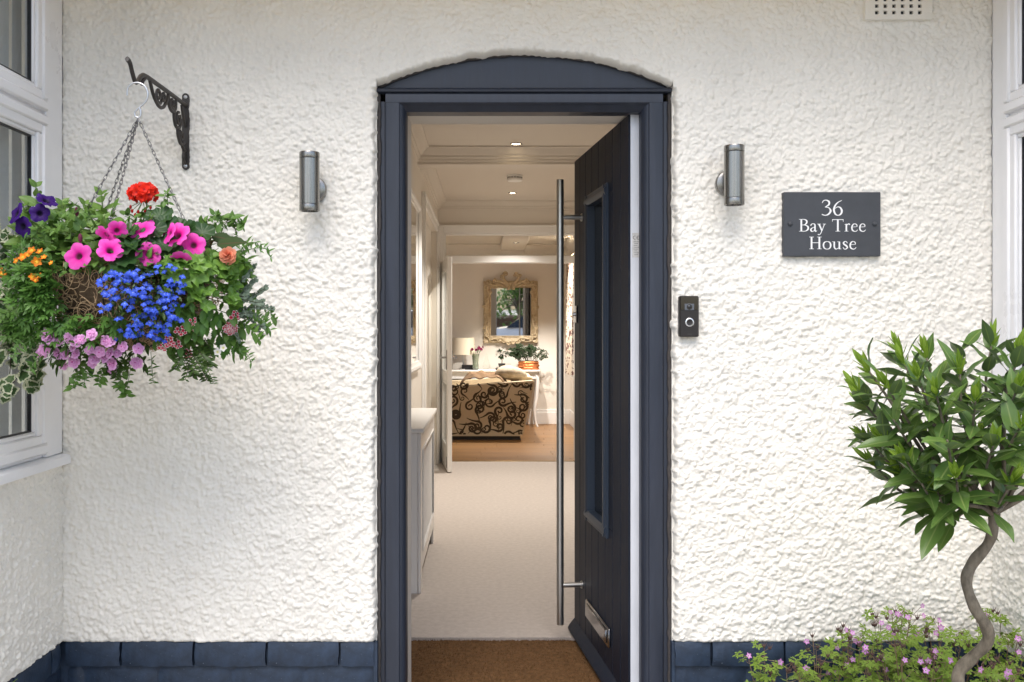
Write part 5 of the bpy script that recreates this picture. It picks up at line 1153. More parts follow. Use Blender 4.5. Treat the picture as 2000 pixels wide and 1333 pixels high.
def herb(px, pytop, y, nst, spread, label):
    b0 = P(px, 1300, y); root = Vector((b0.x, y, GZ + .04)); t = thing('herb_robert', label, 'plant', root, 'herb robert plants along the wall foot'); q = MB(); lv, fl, bd = [], [], []
    for s_ in range(nst):
        topz = P(0, pytop + abs(rr.gauss(0, 28)) * (s_ > 0), y).z; tx_ = root.x + rr.gauss(0, spread) * (s_ > 0); ty_ = y + rr.uniform(-.10, .07); tip = Vector((tx_, min(ty_, -.07), topz)); mid = root + Vector(((tx_ - root.x) * .35, (ty_ - y) * .4, (topz - root.z) * .5)); pts = bez([root, mid, tip], 8); q.tube(pts, [lerp(.0022, .0009, i / (len(pts) - 1)) for i in range(len(pts))], 5)
        for i in range(5, len(pts)):
            if rr.random() < .8:
                a = rr.uniform(0, 6.28); L_ = rr.uniform(.02, .055); e = pts[i] + Vector((math.cos(a) * L_, math.sin(a) * L_ * .8, rr.uniform(.0, .03))); e.y = min(e.y, -.06); q.tube([pts[i], (pts[i] + e) / 2 + Vector((0, 0, -.004)), e], .0008, 4); lv.append((e, Vector((math.cos(a), math.sin(a) - .2, -.35)), rr.uniform(.9, 1.5) * lerp(1.2, .75, i / len(pts))))
        for _ in range(rr.randint(1, 3)):
            e = tip + Vector((rr.gauss(0, .014), rr.gauss(-.01, .01), rr.uniform(-.02, .018))); q.tube([tip - Vector((0, 0, .02)), e], .0007, 4); (fl if rr.random() < .33 else bd).append(e)
    st = q.build('stems', M['hrstem'], t, 60)
    for e, d, s_ in lv: inst('leaf', MHR, t, leafM(e, d, Vector((rr.uniform(-.3, .3), -.55, 1)), s_, rr.uniform(-.4, .4)))
    for e in fl: inst('flower', MHF, t, aim(e, (rr.uniform(-.6, .6), -1, rr.uniform(0, .8)), rr.uniform(.85, 1.15), rr.uniform(0, 6)))
    for e in bd:
        bq = MB()
        for k in (-1, 0, 1): bq.lathe([(.0018, -.006), (.0024, 0), (.0009, .006), (.0003, .015)], 6, M=aim(e + Vector((k * .003, 0, 0)), (k * .5, -.1, 1)))
        bq.build('seed_head', M['hrbud'], t, 180)
for (px, py, y, n_, sp), l in zip(((1500, 1268, -.22, 5, .022), (1600, 1262, -.20, 8, .04), (1550, 1300, -.30, 6, .035), (1655, 1232, -.22, 8, .03), (1735, 1192, -.17, 9, .05), (1850, 1228, -.16, 9, .05), (1775, 1262, -.36, 16, .09), (1945, 1200, -.20, 7, .03), (1985, 1285, -.45, 11, .07)), HRL): herb(px, py, y, n_, sp, l)
q = P(42, 1318, -.50)
herb(42, 1334, -.52, 1, .004, 'small green sprig at the plinth below the hanging basket and window sill')
# ------------------------------------------------------------------ radiator cover in the hall
RX, RY0, RY1, RH = -.323, P(0, 0, 0).y + 1.53, 2.72, .815
rc = thing('radiator_cover', 'white radiator cover with lattice grille against the hall wall', 'radiator cover', (HLX, (RY0 + RY1) / 2, 0))
q = MB(); q.box(HLX + .002, RX + .016, RY0 - .02, RY1 + .02, RH - .022, RH, .005); q.build('top', M['gloss'], rc)
for y in (RY0, RY1 - .02):
    q = MB(); q.box(HLX + .018, RX - .016, y, y + .02, 0, RH - .0225, .002); q.build('side_panel', M['gloss'], rc)
q = MB(); fx0, fx1 = RX - .015, RX
def fbox(y0, y1, z0, z1): q.box(fx0, fx1, y0, y1, z0, z1, .003)
fbox(RY0, RY0 + .11, 0, RH - .024); fbox(RY1 - .11, RY1, 0, RH - .024); fbox(RY0 + .11, RY1 - .11, RH - .12, RH - .045); fbox(RY0 + .11, RY1 - .11, .10, .19); q.build('front_frame', M['gloss'], rc)
q = MB()
for y in (RY0 + .108, RY1 - .118): q.box(fx1 - .001, fx1 + .006, y, y + .010, .185, RH - .115, .002)
for z in (.182, RH - .124): q.box(fx1 - .001, fx1 + .006, RY0 + .118, RY1 - .118, z, z + .010, .002)
q.build('grille_bead', M['gloss'], rc)
q = MB(); ga, gb, gz_0, gz_1 = RY0 + .112, RY1 - .112, .19, RH - .122; st = .026
def strip(p0, p1, xoff):
    a, b_ = Vector(p0), Vector(p1); d = (b_ - a).normalized(); n_ = Vector((-d.y, d.x)) * .0034
    c = [a + n_, a - n_, b_ - n_, b_ + n_]; q.add([(xoff, k.x, k.y) for k in c] + [(xoff - .003, k.x, k.y) for k in c], [(0, 1, 2, 3), (7, 6, 5, 4), (0, 4, 5, 1), (1, 5, 6, 2), (2, 6, 7, 3), (3, 7, 4, 0)])
k = ga - (gz_1 - gz_0)
while k < gb:
    y0, y1 = max(ga, k), min(gb, k + gz_1 - gz_0)
    if y1 > y0:
        strip((y0, gz_0 + y0 - k), (y1, gz_0 + y1 - k), RX - .006); strip((y0, gz_1 - (y0 - k)), (y1, gz_1 - (y1 - k)), RX - .0095)
    k += st
tag(q.build('lattice_grille', M['gloss'], rc, 0), kind='stuff')
q = MB(); q.box(HLX + .03, RX - .04, RY0 + .1, RY1 - .1, .14, .70, .01); q.build('radiator', mat('shade_dark_radiator_enamel', (.22, .20, .18), .4), rc)  # enamel darkened to paint in the shade inside the cover
# ------------------------------------------------------------------ hall mirror
hm_ = thing('hall_mirror', 'long mirror in a white moulded frame on the hall wall', 'mirror', (HLX, 2.7, 1.03))
my0, my1, mz0, mz1 = 2.05, 3.49, 1.03, 2.17
q = MB()
FP = [(0, .002), (0, .020), (.014, .030), (.030, .028), (.040, .018), (.058, .014), (.058, .002)]
def mframe(q, y0, y1, z0, z1):
    q.extrude([(HLX + b_, z0 + a) for a, b_ in FP], y0, y1, 1); q.extrude([(HLX + b_, z1 - a) for a, b_ in FP], y0, y1, 1)
    q.extrude([(HLX + b_ + .0006, y0 + a) for a, b_ in FP], z0 + .003, z1 - .003, 2); q.extrude([(HLX + b_ + .0006, y1 - a) for a, b_ in FP], z0 + .003, z1 - .003, 2)
mframe(q, my0, my1, mz0, mz1); q.build('frame', M['gloss'], hm_, 30)
q = MB(); q.box(HLX + .003, HLX + .010, my0 + .05, my1 - .05, mz0 + .05, mz1 - .05); q.build('glass', M['mirrorglass'], hm_, 0)
# ------------------------------------------------------------------ glazed inner door, swung into the hall
IW, IT, IH = .735, .042, 1.955
dr = thing('inner_door', 'white glazed inner door standing open at the end of the hall', 'door', (DL + .03, EY - .01, .008)); dr.rotation_euler = (0, 0, R(-82.8)); ORG[dr.name] = Vector()
q = MB(); sw = .10
for a in ((0, sw, 0, IH), (IW - sw, IW, 0, IH), (sw, IW - sw, IH - .10, IH), (sw, IW - sw, 0, .22), (sw, IW - sw, .80, .90)): q.box(a[0], a[1], -IT, 0, a[2], a[3], .003)
q.build('stiles_and_rails', M['gloss'], dr, 30)
for z0, z1 in ((.22, .80), (.90, IH - .10)):
    q = MB(); q.box(sw - .002, IW - sw + .002, -IT / 2 - .003, -IT / 2 + .003, z0 - .002, z1 + .002); q.build('pane', M['clear'], dr, 0)
    for s_ in (-.006, -IT + .006):
        q = MB()
        for a in ((sw, sw + .014, z0, z1), (IW - sw - .014, IW - sw, z0, z1), (sw + .014, IW - sw - .014, z0, z0 + .014), (sw + .014, IW - sw - .014, z1 - .014, z1)): q.box(a[0], a[1], s_ - .006, s_ + .006, a[2], a[3], .003)
        q.build('glazing_bead', M['gloss'], dr, 30)
for s_ in (1, -1):
    yb = 0 if s_ > 0 else -IT; q = MB(); q.box(IW - .075, IW - .035, yb, yb + s_ * .008, .93, 1.11, .003); q.lathe([(.009, 0), (.009, .045)], 14, M=TRS((IW - .055, yb, 1.04), (R(-90 * s_), 0, 0))); q.tube([(IW - .055, yb + s_ * .045, 1.04), (IW - .10, yb + s_ * .048, 1.04), (IW - .165, yb + s_ * .046, 1.036)], .0085, 10); q.build('lever_handle', M['chrome'], dr)
for z in (.2, 1.0, 1.75): q = MB(); q.lathe([(.006, -.04), (.006, .04)], 10, M=TRS((-.004, 0, z))); q.build('hinge', M['chrome'], dr)
for s_ in (1, -1):
    yb = .0005 if s_ > 0 else -IT - .0005; q = MB(); q.box(IW - .09, IW - .03, yb, yb + s_ * .003, .03, .13, .001); q.build('kick_plate', M['chrome'], dr)
# ------------------------------------------------------------------ sofa, its end towards the hall
SY0 = 8.0; sof = thing('sofa', 'cream sofa with dark brown scroll pattern, its side turned to the hall', 'sofa', (.0, SY0 + .7, 0))
M['sofab'] = mat('cream_sofa_fabric', (.62, .50, .33), .85, var=.06, vscale=30, bump=.4, bscale=250); M['sofap'] = mat('dark_brown_velvet', (.040, .026, .012), .7, c2=(.085, .058, .028), vscale=9)
SX0 = -.75; zt0, zb0 = .695, .045
def sx(z): return lerp(.428, .572, (z - zb0) / (zt0 - zb0))
q = MB(); prof = [(SX0, zb0), (sx(zb0), zb0), (sx(.2), .2), (sx(.45), .45), (sx(.66), .66), (sx(zt0) - .006, .690), (sx(zt0) - .03, .700), (.1, .672), (-.2, .64), (SX0, .62)]
q.extrude(prof, SY0, SY0 + .17, 1); q.build('arm', M['sofab'], sof, 40)
q = MB(); q.extrude(prof, SY0 + 1.25, SY0 + 1.42, 1); q.build('arm', M['sofab'], sof, 40)
q = MB(); q.extrude([(sx(zb0) - .20, zb0), (sx(zb0) - .004, zb0), (sx(.66) - .004, .66), (sx(.72) - .03, .73), (sx(.72) - .14, .74), (sx(.72) - .19, .70)], SY0 + .171, SY0 + 1.249, 1); q.build('back', M['sofab'], sof, 60)
q = MB(); q.box(SX0 + .02, sx(zb0) - .2, SY0 + .172, SY0 + 1.248, .06, .40, .05); q.build('seat', M['sofab'], sof, 60)
q = MB(); q.box(SX0 + .03, sx(zb0) - .03, SY0 + .02, SY0 + 1.40, .0, .046); q.build('plinth', mat('dark_sofa_base', (.015, .010, .008), .6), sof, 0)
# flocked scrollwork lying on the end panel
q = MB(); rr = random.Random(4); stf2 = lambda X, Z, l: (X, SY0 - l - .0006, Z); lv_ = [0]
def inside(x, z): return x < sx(z) - .012 and zb0 + .02 < z < .672
def vine(x, z, a, r0, turns, sg, wd, tail=.10):
    "tail running into a tightening spiral, thick in the middle"
    pts, ww = [], []; n_ = 30; tail_n = 10
    cx, cz = x - sg * r0 * math.sin(a), z + sg * r0 * math.cos(a)
    for i in range(tail_n): t = (i - tail_n) / tail_n; pts.append((x + t * tail * math.cos(a) + sg * .25 * tail * t * t * math.sin(a), z + t * tail * math.sin(a) - sg * .25 * tail * t * t * math.cos(a))); ww.append(wd * lerp(.25, .9, i / tail_n))
    for i in range(n_ + 1): t = i / n_; r_ = r0 * (1 - .80 * t); an = a - sg * math.pi / 2 + sg * turns * math.tau * t; pts.append((cx + r_ * math.cos(an), cz + r_ * math.sin(an))); ww.append(wd * (1.0 - .55 * t) if i < n_ - 2 else wd * .75)
    run, rw = [], []; lv_[0] = (lv_[0] + .00012) % .0015; e = lv_[0]
    def flush():
        if len(run) > 2: ribbon(q, run, rw, lambda X, Z, l: stf2(X, Z, l + e if l else 0), .0012)
    for p, w_ in zip(pts, ww):
        if inside(*p): run.append(p); rw.append(w_)
        else: flush(); run, rw = [], []
    flush()
for gx in range(8):
    for gz in range(6):
        x = -.42 + gx * .138 + rr.uniform(-.03, .03) + (gz % 2) * .07; z = .09 + gz * .112 + rr.uniform(-.02, .02); s_ = rr.choice((-1, 1)); a = rr.uniform(0, 6.28)
        vine(x, z, a, rr.uniform(.045, .062), rr.uniform(1.0, 1.4), s_, rr.uniform(.022, .032), rr.uniform(.08, .15))
        if rr.random() < .8: vine(x + rr.uniform(-.05, .05), z + rr.uniform(-.05, .05), a + 2.2, rr.uniform(.024, .034), 1.1, -s_, .014, .07)
q.build('scroll_pattern', M['sofap'], sof, 0)['kind'] = 'stuff'
def drape(name, m, x0, x1, y0, y1, ztop, fall, label, cat, seed, hump=.03):
    rr = random.Random(seed); nx, ny = 36, 28; vs = []
    for j in range(ny + 1):
        for i in range(nx + 1):
            u, v = i / nx, j / ny; x = lerp(x0, x1, u); y = lerp(y0, y1, v); e = min(u, 1 - u); z = ztop - fall * max(0, 1 - e / .18) ** 2 + hump * math.sin(u * 3.1) + .010 * math.sin(u * 26 + v * 3) + .008 * math.sin(u * 11 - v * 9) - max(0, .25 - v) * fall * 1.2 * (v < .25)
            vs.append((x + .006 * math.sin(v * 14), y, z))
    q = MB(); n2 = len(vs); F = [(j * (nx + 1) + i, j * (nx + 1) + i + 1, (j + 1) * (nx + 1) + i + 1, (j + 1) * (nx + 1) + i) for j in range(ny) for i in range(nx)]
    q.add(vs, F); o = q.build(name, m, None, 180); mo = o.modifiers.new('thick', 'SOLIDIFY'); mo.thickness = .008; mo.offset = -1; return tag(o, label, cat)
drape('throw_blanket', mat('tan_plush', (.20, .115, .055), .9, var=.3, vscale=14, bump=.6, bscale=120), -.32, .26, SY0 + .05, SY0 + .9, .735, .10, 'tan plush throw heaped over the sofa', 'blanket', 1, .035)
q = MB(); cc = Vector((.30, SY0 + .32, .775)); vs = []; nu, nv = 24, 14
for j in range(nv + 1):
    for i in range(nu):
        a, b_ = math.tau * i / nu, math.pi * j / nv; sq = lambda c, p: math.copysign(abs(c) ** p, c); vs.append((cc.x + .20 * sq(math.cos(a), .6) * math.sin(b_) ** .7, cc.y + .17 * sq(math.sin(a), .6) * math.sin(b_) ** .7, cc.z + .085 * math.cos(b_) + .05 * math.cos(a) * -.3 - .25 * (math.cos(a) * .2 * math.sin(b_)) ** 2 * 3))
q.add(vs, [(j * nu + i, j * nu + (i + 1) % nu, (j + 1) * nu + (i + 1) % nu, (j + 1) * nu + i) for j in range(nv) for i in range(nu)])
tag(q.build('cushion', mat('cream_patterned_cushion', (.62, .53, .40), .85, c2=(.36, .26, .15), vscale=16, bump=.4, bscale=160), None, 180), 'cream patterned cushion resting on the sofa arm', 'cushion')
# ------------------------------------------------------------------ console table and what stands on it
CT, CY0, CY1, CX0, CX1 = .762, 9.46, 9.84, -.62, .715
con = thing('console_table', 'pale console table with curved legs against the far lounge wall', 'table', (.05, 9.65, 0))
q = MB(); q.box(CX0, CX1, CY0, CY1, CT - .022, CT, .006); q.build('table_top', M['gloss'], con)
q = MB(); q.box(CX0 + .04, CX1 - .04, CY0 + .03, CY1 - .03, CT - .12, CT - .0225, .004); q.build('apron', M['gloss'], con)
for x, s_ in ((CX0 + .05, -1), (CX1 - .05, 1)):
    for y in (CY0 + .05, CY1 - .05):
        q = MB(); pts = bez([(x, y, CT - .05), (x + s_ * .022, y, CT - .16), (x + s_ * .012, y, CT - .36), (x - s_ * .012, y, .22), (x - s_ * .004, y, .07), (x + s_ * .020, y, .0)], 6); q.tube(pts, [lerp(.030, .015, min(1, i / 22)) for i in range(len(pts))], 10); q.build('leg', M['gloss'], con, 60)
dC = 12.75; cy = 9.65; sC = (cy - CAM.y) / FPX
def cx_(px): return (px - VPX) * sC
# lamp
lx = cx_(905); t = thing('table_lamp', 'table lamp with wide cream shade on the console table', 'lamp', (lx, cy, CT))
q = MB(); q.lathe([(.055, 0), (.055, .012), (.012, .02), (.010, .26), (.0, .26)], 20, M=TRS((lx, cy, CT)), caps=False); q.build('base', M['steel'], t)
q = MB(); z0, z1 = P(0, 693, cy).z - CT, P(0, 663, cy).z - CT + .02; q.lathe([(.165, z0), (.150, z1)], 36, M=TRS((lx, cy, CT)), caps=False); q.build('shade', mat('cream_lampshade', (.66, .58, .45), .8), t)
# dark box
q = MB(); q.box(cx_(902), cx_(932), cy - .05, cy + .05, CT, CT + .065, .004); tag(q.build('keepsake_box', M['black'], None, 30), 'small dark box beside the lamp on the console table', 'box')
# vase of flowers
vx = cx_(929); vy = cy - .08; t = thing('flower_vase', 'glass vase of dark pink flowers on the console table', 'vase', (vx, vy, CT))
q = MB(); q.lathe([(.035, .0), (.045, .02), (.040, .09), (.046, .17), (.055, .21), (.052, .21), (.043, .17), (.037, .09), (.042, .024), (0, .02)], 28, M=TRS((vx, vy, CT)), caps=False); q.build('vase', mat('greenish_vase_glass', (.55, .60, .48), .15, trans=.7), t, 60)
q = MB(); rr = random.Random(8); hd_ = []
for i in range(13):
    a = i * 2.4; r_ = .03 + .065 * math.sqrt(i / 13); tip = Vector((vx + r_ * math.cos(a) * 1.2, vy + r_ * math.sin(a) * .8, CT + .29 + rr.uniform(-.03, .035))); q.tube([(vx + r_ * .2 * math.cos(a), vy + r_ * .2 * math.sin(a), CT + .03), (vx + r_ * .4 * math.cos(a), vy + r_ * .3 * math.sin(a), CT + .19), tip], .0025, 5); hd_.append(tip)
q.build('stems', M['stem'], t, 60); VF = tpl_mesh('flower', join_tpl((petals_tpl(8, .026, .016, .3), Matrix.Identity(4)), (petals_tpl(6, .018, .012, .9), Matrix.Translation((0, 0, .004)))), petal('mauve_petal', (.26, .035, .10), (.20, .02, .07), (.10, .01, .03)))
for p in hd_: inst('flower', VF, t, aim(p, (p.x - vx, p.y - vy - .05, .06), rr.uniform(.85, 1.1), rr.uniform(0, 6)))
ms = [leafM(p - Vector((0, 0, .03)), Vector((rr.uniform(-1, 1), rr.uniform(-1, .5), .2)), (0, 0, 1), rr.uniform(.7, 1.2)) for p in hd_ for _ in range(2)]
merged('foliage', T_ov2, ms, LG['mid'], t)
# teardrop glass
gx_ = cx_(950); q = MB(); q.lathe([(.0, .0), (.040, .002), (.052, .035), (.046, .08), (.024, .15), (.006, .21), (.0, .225)], 28, M=TRS((gx_, cy - .06, CT)), caps=False); tag(q.build('teardrop_ornament', M['clear'], None, 180), 'clear teardrop glass ornament on the console table', 'ornament')
# little tree in a dark pot on a tray
px_ = cx_(980); t = thing('potted_plant', 'small dark leafed tree in a black pot on the console table', 'plant', (px_, cy, CT))
q = MB(); q.box(px_ - .085, px_ + .14, cy - .09, cy + .09, CT, CT + .022, .006); q.build('tray', M['black'], t)
q = MB(); q.lathe([(.035, .023), (.052, .085), (.048, .085), (.0, .075)], 24, M=TRS((px_, cy, CT)), caps=False); q.build('pot', M['black'], t)
q = MB(); q.tube(bez([(px_, cy, CT + .07), (px_ + .004, cy, CT + .13), (px_ - .004, cy, CT + .19)], 5), .005, 6); q.build('stem', M['bark'], t, 60)
rr = random.Random(9); ms = []
DKL = leafmat('dark_houseplant_leaf', (.008, .020, .007), (.020, .040, .012), .65, .08, spec=.15)
for i in range(110): d = Vector((rr.gauss(0, 1), rr.gauss(0, 1), rr.gauss(.1, .7))).normalized(); ms.append(leafM(Vector((px_, cy, CT + .215)) + Vector((d.x * .05, d.y * .05, d.z * .035)), d, (0, 0, 1), rr.uniform(.8, 1.5)))
merged('leaves', leaf_tpl(.040, .016, lanceo, 5, 1, .2, .3), ms, DKL, t)
# copper planter
kx0, kx1 = cx_(1012), cx_(1052); kc = (kx0 + kx1) / 2; t = thing('copper_planter', 'hammered copper trough of spiky dark plants on the console table', 'planter', (kc, cy, CT))
M['copper'] = mat('aged_copper', (.55, .20, .075), .30, .9, var=.35, vscale=14, bump=.4, bscale=60)
for zz, e in ((0, 0), (.038, .006), (.076, .0)):
    q = MB(); q.box(kx0 - e, kx1 + e, cy - .075 - e, cy + .075 + e, CT + zz, CT + zz + .0375, .010); q.build('band', M['copper'], t, 60)
q = MB(); q.box(kx0 + .01, kx1 - .01, cy - .065, cy + .065, CT + .1136, CT + .12); q.build('compost', M['soil'], t, 0)
rr = random.Random(12); ms = []; q = MB()
for i in range(30):
    a = rr.uniform(-1.25, 1.25); x0 = lerp(kx0, kx1, rr.random()); L_ = rr.uniform(.12, .26); y_ = cy + rr.uniform(-.06, .06); pts = bez([(x0, y_, CT + .115), (x0 + math.sin(a) * L_ * .5, y_ + rr.uniform(-.03, .02), CT + .115 + math.cos(a) * L_ * .75), (x0 + math.sin(a) * L_ * 1.15, y_ + rr.uniform(-.05, .02), CT + .12 + math.cos(a) * L_ * .95)], 7); q.tube(pts, .003, 5)
    for k in range(3, len(pts)):
        for s_ in (-1, 1): ms.append(leafM(pts[k], Vector((math.cos(a) * s_, rr.uniform(-.4, .2), -math.sin(a) * s_ + .5)), (0, -1, .4), rr.uniform(.7, 1.15)))
q.build('stems', M['darkstem'], t, 60); merged('leaves', leaf_tpl(.034, .013, ovate, 4, 1, .2, .2), ms, DKL, t)
# ------------------------------------------------------------------ carved mirror on the far wall
wy = LY1 - .02; sM = (wy - CAM.y) / FPX
om = thing('carved_mirror', 'ornate carved cream mirror with scrolled crest on the far lounge wall', 'mirror', (P(998, 0, wy).x, LY1, P(0, 605, wy).z))
M['carved'] = mat('antiqued_cream_carving', (.62, .51, .34), .6, c2=(.40, .29, .16), vscale=30, bump=.4, bscale=60)
a_, b_ = P(959, 564, wy), P(1036, 656, wy); gx0, gz1_, gx1, gz0_ = a_.x, a_.z, b_.x, b_.z
q = MB(); fwid = .105; frp = [(0, 0), (0, .030), (.012, .036), (.022, .024), (.060, .040), (.082, .048), (.095, .038), (.105, .0)]
def oside(fixed, sgn, lo, hi, ax):
    pr = [((LY1 - .0015 - dpt, fixed + sgn * o) if ax == 0 else (fixed + sgn * o, LY1 - .0015 - dpt)) for o, dpt in frp]; q.extrude(pr, lo, hi, ax)
oside(gz1_, 1, gx0 - .10, gx1 + .10, 0); oside(gz0_, -1, gx0 - .10, gx1 + .10, 0); oside(gx0, -1, gz0_ - .098, gz1_ + .098, 2); oside(gx1, 1, gz0_ - .098, gz1_ + .098, 2); q.build('frame', M['carved'], om, 30)
q = MB(); MT = Matrix.Translation(((gx0 + gx1) / 2, LY1 - .024, gz0_)) @ Matrix.Rotation(R(1.15), 4, 'X') @ Matrix.Rotation(R(-1.5), 4, 'Z'); hw_ = (gx1 - gx0) / 2 + .006
q.box(-hw_, hw_, 0, .004, -.006, gz1_ - gz0_ + .006, M=MT); q.build('glass', M['mirrorglass'], om, 0)
def cscroll(pts, r0, r1, dep=.045):
    n_ = len(pts); q = MB(); q.tube([(x, LY1 - dep - .012 * math.sin(3.1 * i / n_), z) for i, (x, z) in enumerate(pts)], [lerp(r0, r1, i / (n_ - 1)) for i in range(n_)], 7); q.build('carved_scroll', M['carved'], om, 60)
def sp(cx, cz, r0, a0, turns, sg, n_=16): return [(cx + r0 * (1 - .8 * i / n_) * math.cos(R(a0) + sg * turns * math.tau * i / n_), cz + r0 * (1 - .8 * i / n_) * math.sin(R(a0) + sg * turns * math.tau * i / n_)) for i in range(n_ + 1)]
mx_ = (gx0 + gx1) / 2
for s_ in (-1, 1):
    X = lambda px: mx_ + s_ * (px - 998) * sM; Z = lambda py: P(0, py, wy).z; pl = lambda *l: [(v.x, v.y) for v in bez([(X(a), Z(b_), 0) for a, b_ in l], 5)]
    cscroll(pl((1002, 566), (1004, 556), (1011, 547), (1012, 540), (1007, 534)), .030, .012); cscroll(pl((1003, 560), (1014, 552), (1022, 550), (1026, 555)), .022, .010); cscroll(pl((1010, 560), (1022, 556), (1032, 558), (1040, 552)), .020, .012)
    for px, py, r_, a0 in ((1008, 536, .035, 200), (1015, 541, .03, 20), (1030, 549, .030, 100), (1041, 553, .040, 180), (1045, 561, .035, 270), (1040, 572, .03, 60), (1046, 588, .032, 90), (1049, 600, .026, 200), (1044, 625, .035, 100), (1047, 640, .030, 250), (1045, 655, .040, 150), (1036, 662, .035, 250), (1022, 664, .032, 60), (1012, 667, .034, 180), (1003, 670, .030, 0), (1024, 552, .03, 0), (1045, 616, .028, 0)):
        cscroll(sp(X(px), Z(py), r_, a0, 1.25, s_), .013, .008, .05)
    cscroll(pl((1041, 556), (1044, 566), (1040, 576), (1045, 586), (1048, 598)), .020, .010); cscroll(pl((1045, 618), (1041, 630), (1046, 645), (1044, 658)), .018, .014); cscroll(pl((1043, 660), (1030, 662), (1018, 660), (1010, 666), (999, 672)), .020, .014)
# ------------------------------------------------------------------ curtain by the lounge window
t = thing('curtain', 'cream floral curtain hanging at the lounge window', 'curtain', (LXR - .08, 9.2, .72)); vs = []; nu, nv = 60, 14
for j in range(nv + 1):
    for i in range(nu + 1): u, v = i / nu, j / nv; vs.append((LXR - .085 + .035 * math.sin(u * 34) * (1 - .3 * v), lerp(8.82, 9.46, u), lerp(.725, 2.22, v)))
def floral():
    m = mat('floral_curtain_print', (.62, .53, .42), .85); nt = m.node_tree; n = nt.nodes; L = nt.links; tc = n.new('ShaderNodeTexCoord'); vo = n.new('ShaderNodeTexNoise'); vo.inputs['Scale'].default_value = 17; vo.inputs['Detail'].default_value = 3; vo.inputs['Distortion'].default_value = 1.5; L.new(tc.outputs['Object'], vo.inputs[0])
    rp = n.new('ShaderNodeValToRGB'); e = rp.color_ramp.elements; e[0].position = .52; e[0].color = (.62, .53, .42, 1); e[1].position = .56; e[1].color = (.12, .05, .04, 1); L.new(vo.outputs[0], rp.inputs[0]); L.new(rp.outputs[0], n['Principled BSDF'].inputs['Base Color']); return m
q = MB(); q.add(vs, [(j * (nu + 1) + i, j * (nu + 1) + i + 1, (j + 1) * (nu + 1) + i + 1, (j + 1) * (nu + 1) + i) for j in range(nv) for i in range(nu)]); q.build('fabric', floral(), t, 180)
q = MB(); q.tube([(LXR - .085, 7.0, 2.235), (LXR - .085, 9.6, 2.235)], .012, 10); q.build('pole', M['carved'], t, 60)
# ------------------------------------------------------------------ front garden behind the viewpoint (seen in the mirrors and reflections)
M['carpaint'] = mat('white_car_paint', (.72, .73, .75), .2, coat=.6); M['carglass'] = mat('car_glass', (.02, .025, .03), .05); M['tyre'] = mat('tyre_rubber', (.015, .015, .015), .8); M['alloy'] = mat('alloy_wheel', (.55, .55, .56), .3, .9)
CXp, CYp = .75, -6.4
car = thing('parked_car', 'white hatchback parked on the drive in front of the house', 'car', (CXp, CYp, GZ))
def T3(p): return (CXp + p[0], CYp + p[1], GZ + p[2])
sec = [(-2.0, .30, .62, .62), (-1.85, .22, .74, .78), (-1.2, .2, .86, .86), (-.75, .2, .92, .88), (-.15, .2, .94, .88), (1.0, .2, .95, .88), (1.7, .22, .94, .86), (1.98, .3, .85, .74)]
q = MB(); vs = []
for x, z0, z1, hw in sec: vs += [T3((x, s_ * hw * k, z)) for s_, k, z in ((-1, .9, z0), (-1, 1, lerp(z0, z1, .35)), (-1, .98, lerp(z0, z1, .7)), (-1, .88, z1), (1, .88, z1), (1, .98, lerp(z0, z1, .7)), (1, 1, lerp(z0, z1, .35)), (1, .9, z0))]
n_ = 8; q.add(vs, [(i * n_ + k, i * n_ + (k + 1) % n_, (i + 1) * n_ + (k + 1) % n_, (i + 1) * n_ + k) for i in range(len(sec) - 1) for k in range(n_)] + [tuple(range(n_)), tuple((len(sec) - 1) * n_ + k for k in range(n_))]); q.build('body', M['carpaint'], car, 60)
cab = [(-.95, .90, .78, .90), (-.25, 1.40, .62, .86), (.4, 1.47, .63, .86), (1.1, 1.42, .62, .86), (1.75, .95, .76, .88)]
q = MB(); vs = []
for x, z1, hw, hb_ in cab: vs += [T3((x, -hb_ * .95, .90)), T3((x, -hw, z1)), T3((x, hw, z1)), T3((x, hb_ * .95, .90))]
q.add(vs, [(i * 4 + k, i * 4 + (k + 1) % 4, (i + 1) * 4 + (k + 1) % 4, (i + 1) * 4 + k) for i in range(4) for k in range(4)] + [(0, 1, 2, 3), (16, 17, 18, 19)]); q.build('cabin_glass', M['carglass'], car, 20)
q = MB(); vs = []
for x, z1, hw in ((-.30, 1.395, .60), (.4, 1.475, .635), (1.12, 1.425, .62)): vs += [T3((x, -hw - .01, z1 - .03)), T3((x, -hw + .05, z1 + .012)), T3((x, hw - .05, z1 + .012)), T3((x, hw + .01, z1 - .03))]
q.add(vs, [(i * 4 + k, i * 4 + k + 1, (i + 1) * 4 + k + 1, (i + 1) * 4 + k) for i in range(2) for k in range(3)]); q.build('roof', M['carpaint'], car, 60)
for x in (-1.25, 1.3):
    for s_ in (-1, 1):
        q = MB(); Mx = Matrix.Translation(T3((x, s_ * .80, .31))) @ Matrix.Rotation(R(90), 4, 'X'); q.lathe([(.20, -.09), (.29, -.1), (.31, -.07), (.31, .07), (.29, .1), (.20, .09)], 32, M=Mx, caps=False); wh = q.build('wheel', M['tyre'], car, 40)
        q = MB(); q.lathe([(.205, -.05), (.205, .05)], 28, M=Mx); q.lathe([(.05, -.097), (.05, .097)], 14, M=Mx)
        for k in range(5): q.box(-.02, .02, .03, .2, -.095, .095, M=Mx @ Matrix.Rotation(k * math.tau / 5, 4, 'Z'))
        q.build('rim', M['alloy'], wh, 30)
for s_ in (-1, 1):
    q = MB(); q.box(-1.97, -1.80, s_ * .58 - .14, s_ * .58 + .14, .60, .72, .03, M=Matrix.Translation((CXp, CYp, GZ))); q.build('headlight', M['chrome'], car)
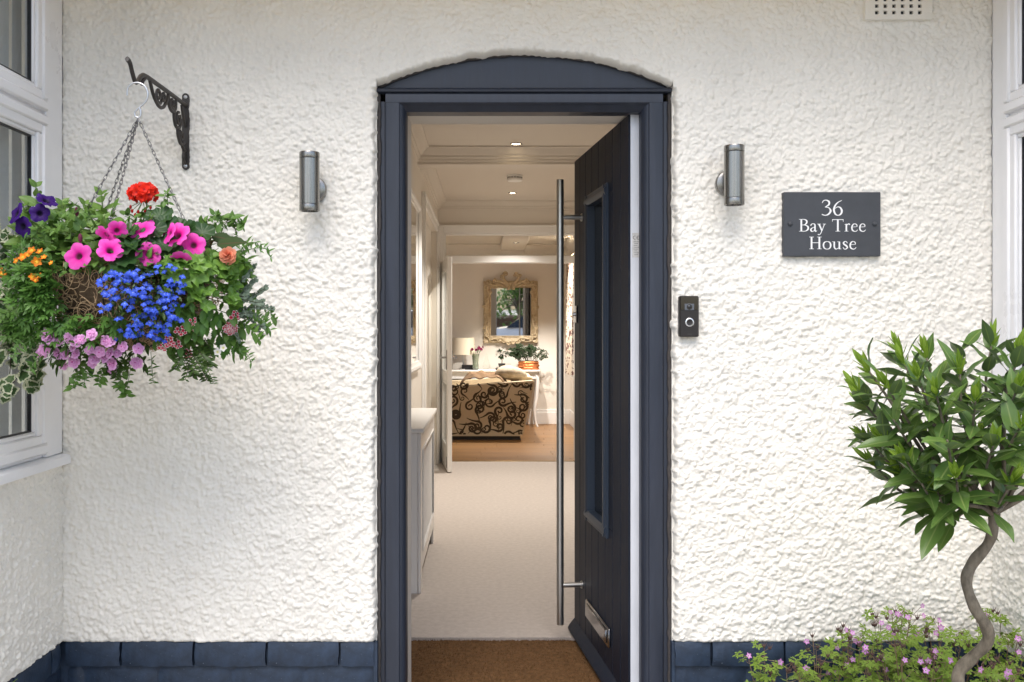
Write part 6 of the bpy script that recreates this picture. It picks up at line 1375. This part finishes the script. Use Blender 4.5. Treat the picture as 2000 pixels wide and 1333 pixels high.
# garden trees and a hedge across the road
def garden_tree(x, y, h, r, seed, label):
    rr = random.Random(seed); t = thing('garden_tree', label, 'tree', (x, y, GZ)); q = MB(); top = Vector((x, y, GZ + h * .62)); q.tube(bez([(x, y, GZ), (x + .1, y, GZ + h * .3), top], 6), [lerp(.14, .05, i / 12) for i in range(13)], 10); ms = []
    for i in range(26):
        d = Vector((rr.gauss(0, 1), rr.gauss(0, 1), rr.gauss(.2, .7))).normalized(); e = Vector((x, y, GZ + h * .66)) + Vector((d.x * r, d.y * r, d.z * h * .34)) * rr.uniform(.55, 1); q.tube(bez([top - Vector((0, 0, h * .15 * rr.random())), lerp(top, e, .5) + Vector((0, 0, .1)), e], 4), [lerp(.035, .008, k / 8) for k in range(9)], 6)
        for _ in range(70): p = e + Vector((rr.gauss(0, .3), rr.gauss(0, .3), rr.gauss(0, .25))) * r * .45; ms.append(leafM(p, Vector((rr.gauss(0, 1), rr.gauss(0, 1), rr.gauss(-.2, .6))), (0, 0, 1), rr.uniform(1.5, 3)))
    tr = q.build('trunk', M['bark'], t, 180); merged('crown', leaf_tpl(.06, .035, ovate, 3, 1, .2, .2), ms, LG['bright'], t)
garden_tree(.1, -9.6, 2.5, 1.0, 1, 'leafy garden tree on the far side of the drive'); garden_tree(-3.2, -15, 5.6, 1.9, 2, 'broad leafy tree in front of the hedge'); garden_tree(6.5, -17, 6, 2.1, 3, 'taller leafy tree beyond the parked car')
q = MB(); rr = random.Random(3); ms = []
for i in range(5200): ms.append(leafM(Vector((rr.uniform(-16, 16), -19 + rr.gauss(0, .25), GZ + rr.uniform(.05, 1.05))), Vector((rr.gauss(0, 1), 1, rr.gauss(0, 1))), (0, 0, 1), rr.uniform(2, 4)))
hg = thing('hedge', 'long clipped hedge along the front of the garden', 'hedge', (0, -19, GZ)); q.box(-16, 16, -19.3, -18.7, GZ, GZ + .95, .1); q.build('branches', M['twig'], hg, 0); merged('foliage', leaf_tpl(.06, .04, ovate, 3, 1, .2, .2), ms, LG['mid'], hg)
